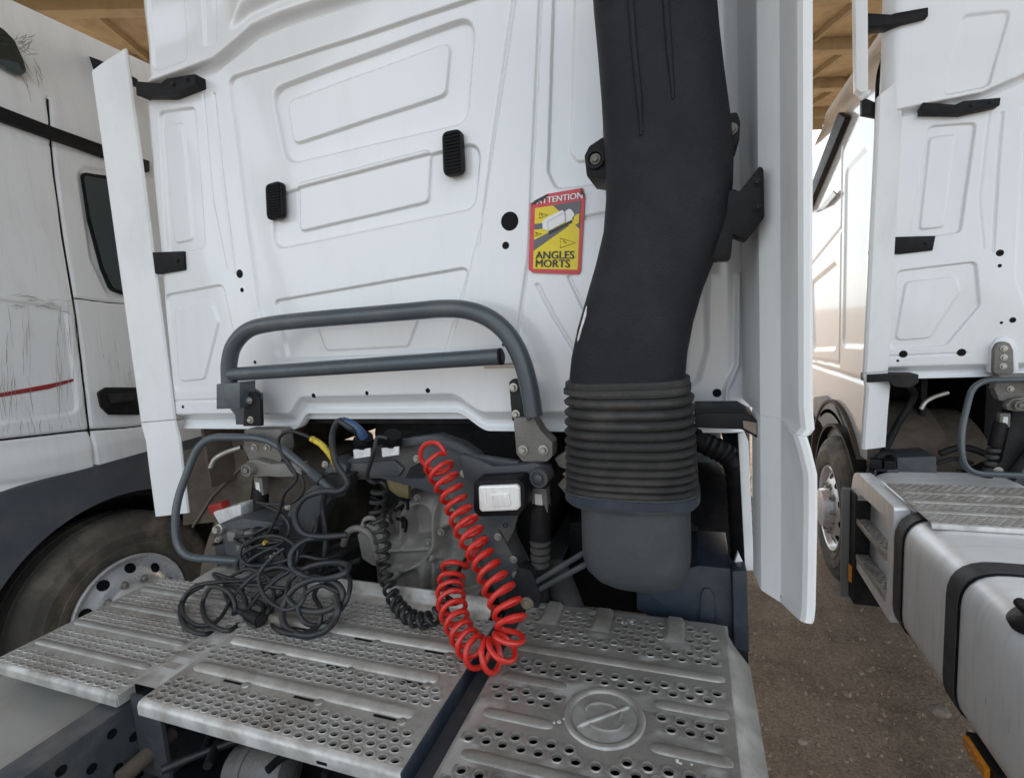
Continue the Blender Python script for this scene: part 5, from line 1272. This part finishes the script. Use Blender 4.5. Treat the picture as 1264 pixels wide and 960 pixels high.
obj('door_gap', MB().tube(spline(sx([(60, 122), (66, 200), (78, 290), (93, 380), (104, 470), (112, 540), (119, 600)], -.010), 6), .0042, 8), CARTON, LS)
obj('door_gap', MB().tube(spline(sx([(93, 368), (140, 374), (200, 376)], -.007), 5), .003, 8), CARTON, LS)
obj('sill_gap', MB().tube(spline(sx([(-60, 548), (0, 543), (108, 531), (165, 527), (240, 515)], -.008), 5), .0042, 8), CARTON, LS)
sc = MB(); rg = random.Random(9)
def scratch(a, b, n, wob, r):
    p = []
    for k in range(n):
        t = k / (n - 1); p.append(P(a[0] + (b[0] - a[0]) * t + rg.uniform(-wob, wob), a[1] + (b[1] - a[1]) * t + rg.uniform(-wob, wob), X=XL) + Vector((rg.uniform(.0002, .0010), 0, 0)))
    # follow the panel: upper body leans in
    p = [v + Vector((-.10 * float(sstep(v.z, 2.93, 3.5)) ** 1.3, 0, 0)) for v in p]
    r *= .62; sc.tube(p, [r * .2] + [r * rg.uniform(.3, 1.3) for _ in range(n - 2)] + [r * .3], 5)
for k in range(16):
    x = rg.uniform(24, 40); y = rg.uniform(44, 66); scratch((x, y), (x + rg.uniform(8, 28), y + rg.uniform(-18, 16)), 5, 1.5, .0022)
for k in range(10): 
    x = rg.uniform(28, 50); y = rg.uniform(60, 95); scratch((x, y), (x + rg.uniform(2, 14), y + rg.uniform(14, 34)), 5, 1.5, .002)
sc2 = sc; sc = MB()
for k in range(34):
    x = rg.choice([rg.uniform(0, 40), rg.uniform(66, 100)]); y = rg.uniform(368, 470); scratch((x, y), (x + rg.uniform(-4, 6), y + rg.uniform(25, 75)), 6, .8, .0012)
for k in range(26):
    x = rg.uniform(0, 92); y = 371 + x * .1 + rg.uniform(-9, 6); scratch((x, y), (x + rg.uniform(6, 22), y + rg.uniform(-2, 4)), 4, 1.2, .0018)
for k in range(18):
    x = rg.uniform(40, 106); y = rg.uniform(556, 566); scratch((x, y), (x + rg.uniform(3, 12), y + rg.uniform(-3, 3)), 4, 1, .0016)
for k in range(16):
    x = rg.uniform(0, 100); y = 541 - x * .1 + rg.uniform(-10, 0); scratch((x, y), (x + rg.uniform(-3, 3), y - rg.uniform(5, 18)), 4, .6, .0012)
SCR = mk('scraped_paint', (0.33, 0.3, 0.27), 0.8, var=0.3, scale=30)
o = obj('scrape_marks', sc2, SCR, LS); o['kind'] = 'stuff'
o = obj('scrape_marks', sc, SCR, LS); o['kind'] = 'stuff'
ring = []
for y, ins, zt in ((.76, .02, 3.45), (2.2, .02, 3.45), (2.9, .05, 3.3), (3.4, .1, 2.2), (3.45, .12, 1.5)):
    ring.append([(XL - .03 - ins, y, 1.5), (-5.3, y, 1.5), (-5.3, y, zt - .1), (-5.1, y, zt), (XL - .2 - ins, y, zt), (XL - .06 - ins, y, zt - .4)])
obj('cab_body', MB().loft(ring), WHITE, T3)
def lquad(pts, th, mat, name, parent=T3, bev=0.0, r=0, X=XL):
    b = [(P(a, c, X=X).y, P(a, c, X=X).z) for a, c in pts]
    if r: b = fillet(b, r)
    return obj(name, MB().prism_v([(X, y, z) for y, z in b], (th, 0, 0)), mat, parent, bevel=bev)
lquad([(-40, 118), (0, 135), (60, 158), (130, 183), (180, 200), (180, 214), (126, 196), (60, 173), (0, 152), (-40, 138)], .035, BLACK, 'rain_gutter', bev=.008)
w = lquad([(103, 216), (116, 219), (170, 226), (190, 372), (140, 356), (128, 330), (112, 270)], -.02, GLASS, 'door_window', r=.04, X=XL + .012)
lquad([(100, 212), (117, 215), (172, 222), (192, 378), (136, 358), (125, 332), (109, 272)], -.012, BLACK, 'window_seal', r=.04, X=XL + .005)
hd = lquad([(118, 484), (128, 478), (170, 478), (172, 512), (132, 512), (122, 502)], .022, BLACK, 'door_handle', bev=.008, r=.02)
lquad([(132, 486), (170, 484), (170, 494), (136, 498)], .012, DARKF, 'handle_grip', parent=hd, bev=.004, X=XL + .022)
lquad([(-20, 492), (0, 485), (60, 474), (92, 467), (92, 470), (60, 480), (0, 490), (-20, 497)], .0022, STRIPE, 'red_stripe', X=XL + .0015 - .010)
lquad([(-30, 20), (0, 38), (14, 52), (24, 74), (29, 90), (22, 97), (0, 84), (-30, 70)], .03, GLASS, 'roof_side_window', r=.03, X=XL - .01, bev=.01)
# grey arch trim
tr = MB(); n = 48; vs_ = []
for k in range(n + 1):
    a = math.radians(4 + 172 * k / n); ca, sa = math.cos(a), math.sin(a); i_r = .665
    yi, zi = 1.67 - ca * i_r, .46 + sa * i_r
    yo = 1.67 - ca * 1.0; zo = min(1.285 + .03 * (yo - 1.2), .46 + sa * 1.4)
    vs_.append([(XL + .045, yi, zi), (XL + .04, yi * .9 + yo * .1, zi * .9 + zo * .1), (XL + .024, yo, zo), (XL + .008, yo, zo + .008), (XL - .06, yo, zo), (XL - .12, yi, zi)])
tr.loft(vs_); at = obj('arch_trim', tr, FENDER, T3, smooth=30)
mudguard(T3, XL - .24, .22, 1.66, .45, .645, DARKF, -10, 190)
wheel(T3, (XL + .0, 1.68, .48), 1, .52, .29)
m = MB(); m.prism_px([(106, 68), (122, 74), (146, 88), (146, 99), (124, 92), (106, 84)], 1.95, 2.05); obj('fairing_bracket', m, BLACK, T3, bevel=.005)
obj('underbody', MB().box(-5.1, XL - .5, .8, 3.2, .5, 1.45), DARKF, T3)
obj('front_bumper', MB().box(-5.2, XL - .03, 3.1, 3.45, .3, 1.49), FENDER, T3, bevel=.05)
obj('entry_step', MB().box(XL - .4, XL - .01, 2.4, 3.09, .35, 1.2), FENDER, T3, bevel=.03)
# rear axle stubs keep the parked lorries standing
# ------------------------------------------------------------------ loose stones on the dirt
def stone(c, s, label):
    bm_ = MB(); rng = random.Random(int(c[0] * 1000 + c[1] * 77)); seg, rg = 10, 6; vs_ = []; fs = []
    rings = []
    for i in range(1, rg):
        t = math.pi * i / rg; ringp = []
        for k in range(seg):
            a = 2 * math.pi * k / seg; f = 1 + rng.uniform(-.16, .16)
            ringp.append((c[0] + s * f * math.sin(t) * math.cos(a), c[1] + s * .8 * f * math.sin(t) * math.sin(a), c[2] + s * .55 * f * math.cos(t)))
        rings.append(ringp)
    bm_.loft(rings); return tag(obj('stone', bm_, STONE, smooth=25), label, 'stone', 'loose stones on the dirt between the lorries')
for px, py, s, lab in ((1160, 880, .045, 'large pale stone beside the orange reflector under the silver tank'), (990, 916, .024, 'stone nearest the viewer on the bare dirt'),
                       (1046, 858, .02, 'small stone in the middle of the dirt lane'), (1062, 830, .016, 'small stone farthest along the dirt lane beside the tank'),
                       (1020, 868, .012, 'tiny stone left of the small middle stone'),
                       (1094, 792, .02, 'small dark stone beside the tank strap')):
    c = P(px, py, Z=-.02); stone((c.x, c.y, -.022 + s * .25), s, lab)
# scattered gravel
mb = MB(); rng = random.Random(5)
for k in range(6000):
    x = rng.uniform(-.9, 1.2) if k % 4 else rng.uniform(-3, 3); y = rng.uniform(1.2, 7); s = rng.choice((.003, .004, .005, .007, .010)) * rng.uniform(.7, 1.3)
    z = -.028
    h = [(x + s * math.cos(a) * rng.uniform(.7, 1.2), y + s * math.sin(a) * rng.uniform(.7, 1.2), z + rng.uniform(0, .004)) for a in (0, 1.26, 2.5, 3.8, 5.0)]
    mb.add(h + [(x + rng.uniform(-.3, .3) * s, y, z + s * rng.uniform(.8, 1.4) + .004)], [(0, 1, 5), (1, 2, 5), (2, 3, 5), (3, 4, 5), (4, 0, 5)])
gv = obj('gravel', mb, GRAVEL, flat=True); gv['kind'] = 'stuff'; gv['label'] = 'fine gravel scattered over the brown dirt'; gv['category'] = 'gravel'

for o in list(scene.objects):
    if o.type == 'MESH' and len(o.data.polygons) == 0: bpy.data.objects.remove(o)
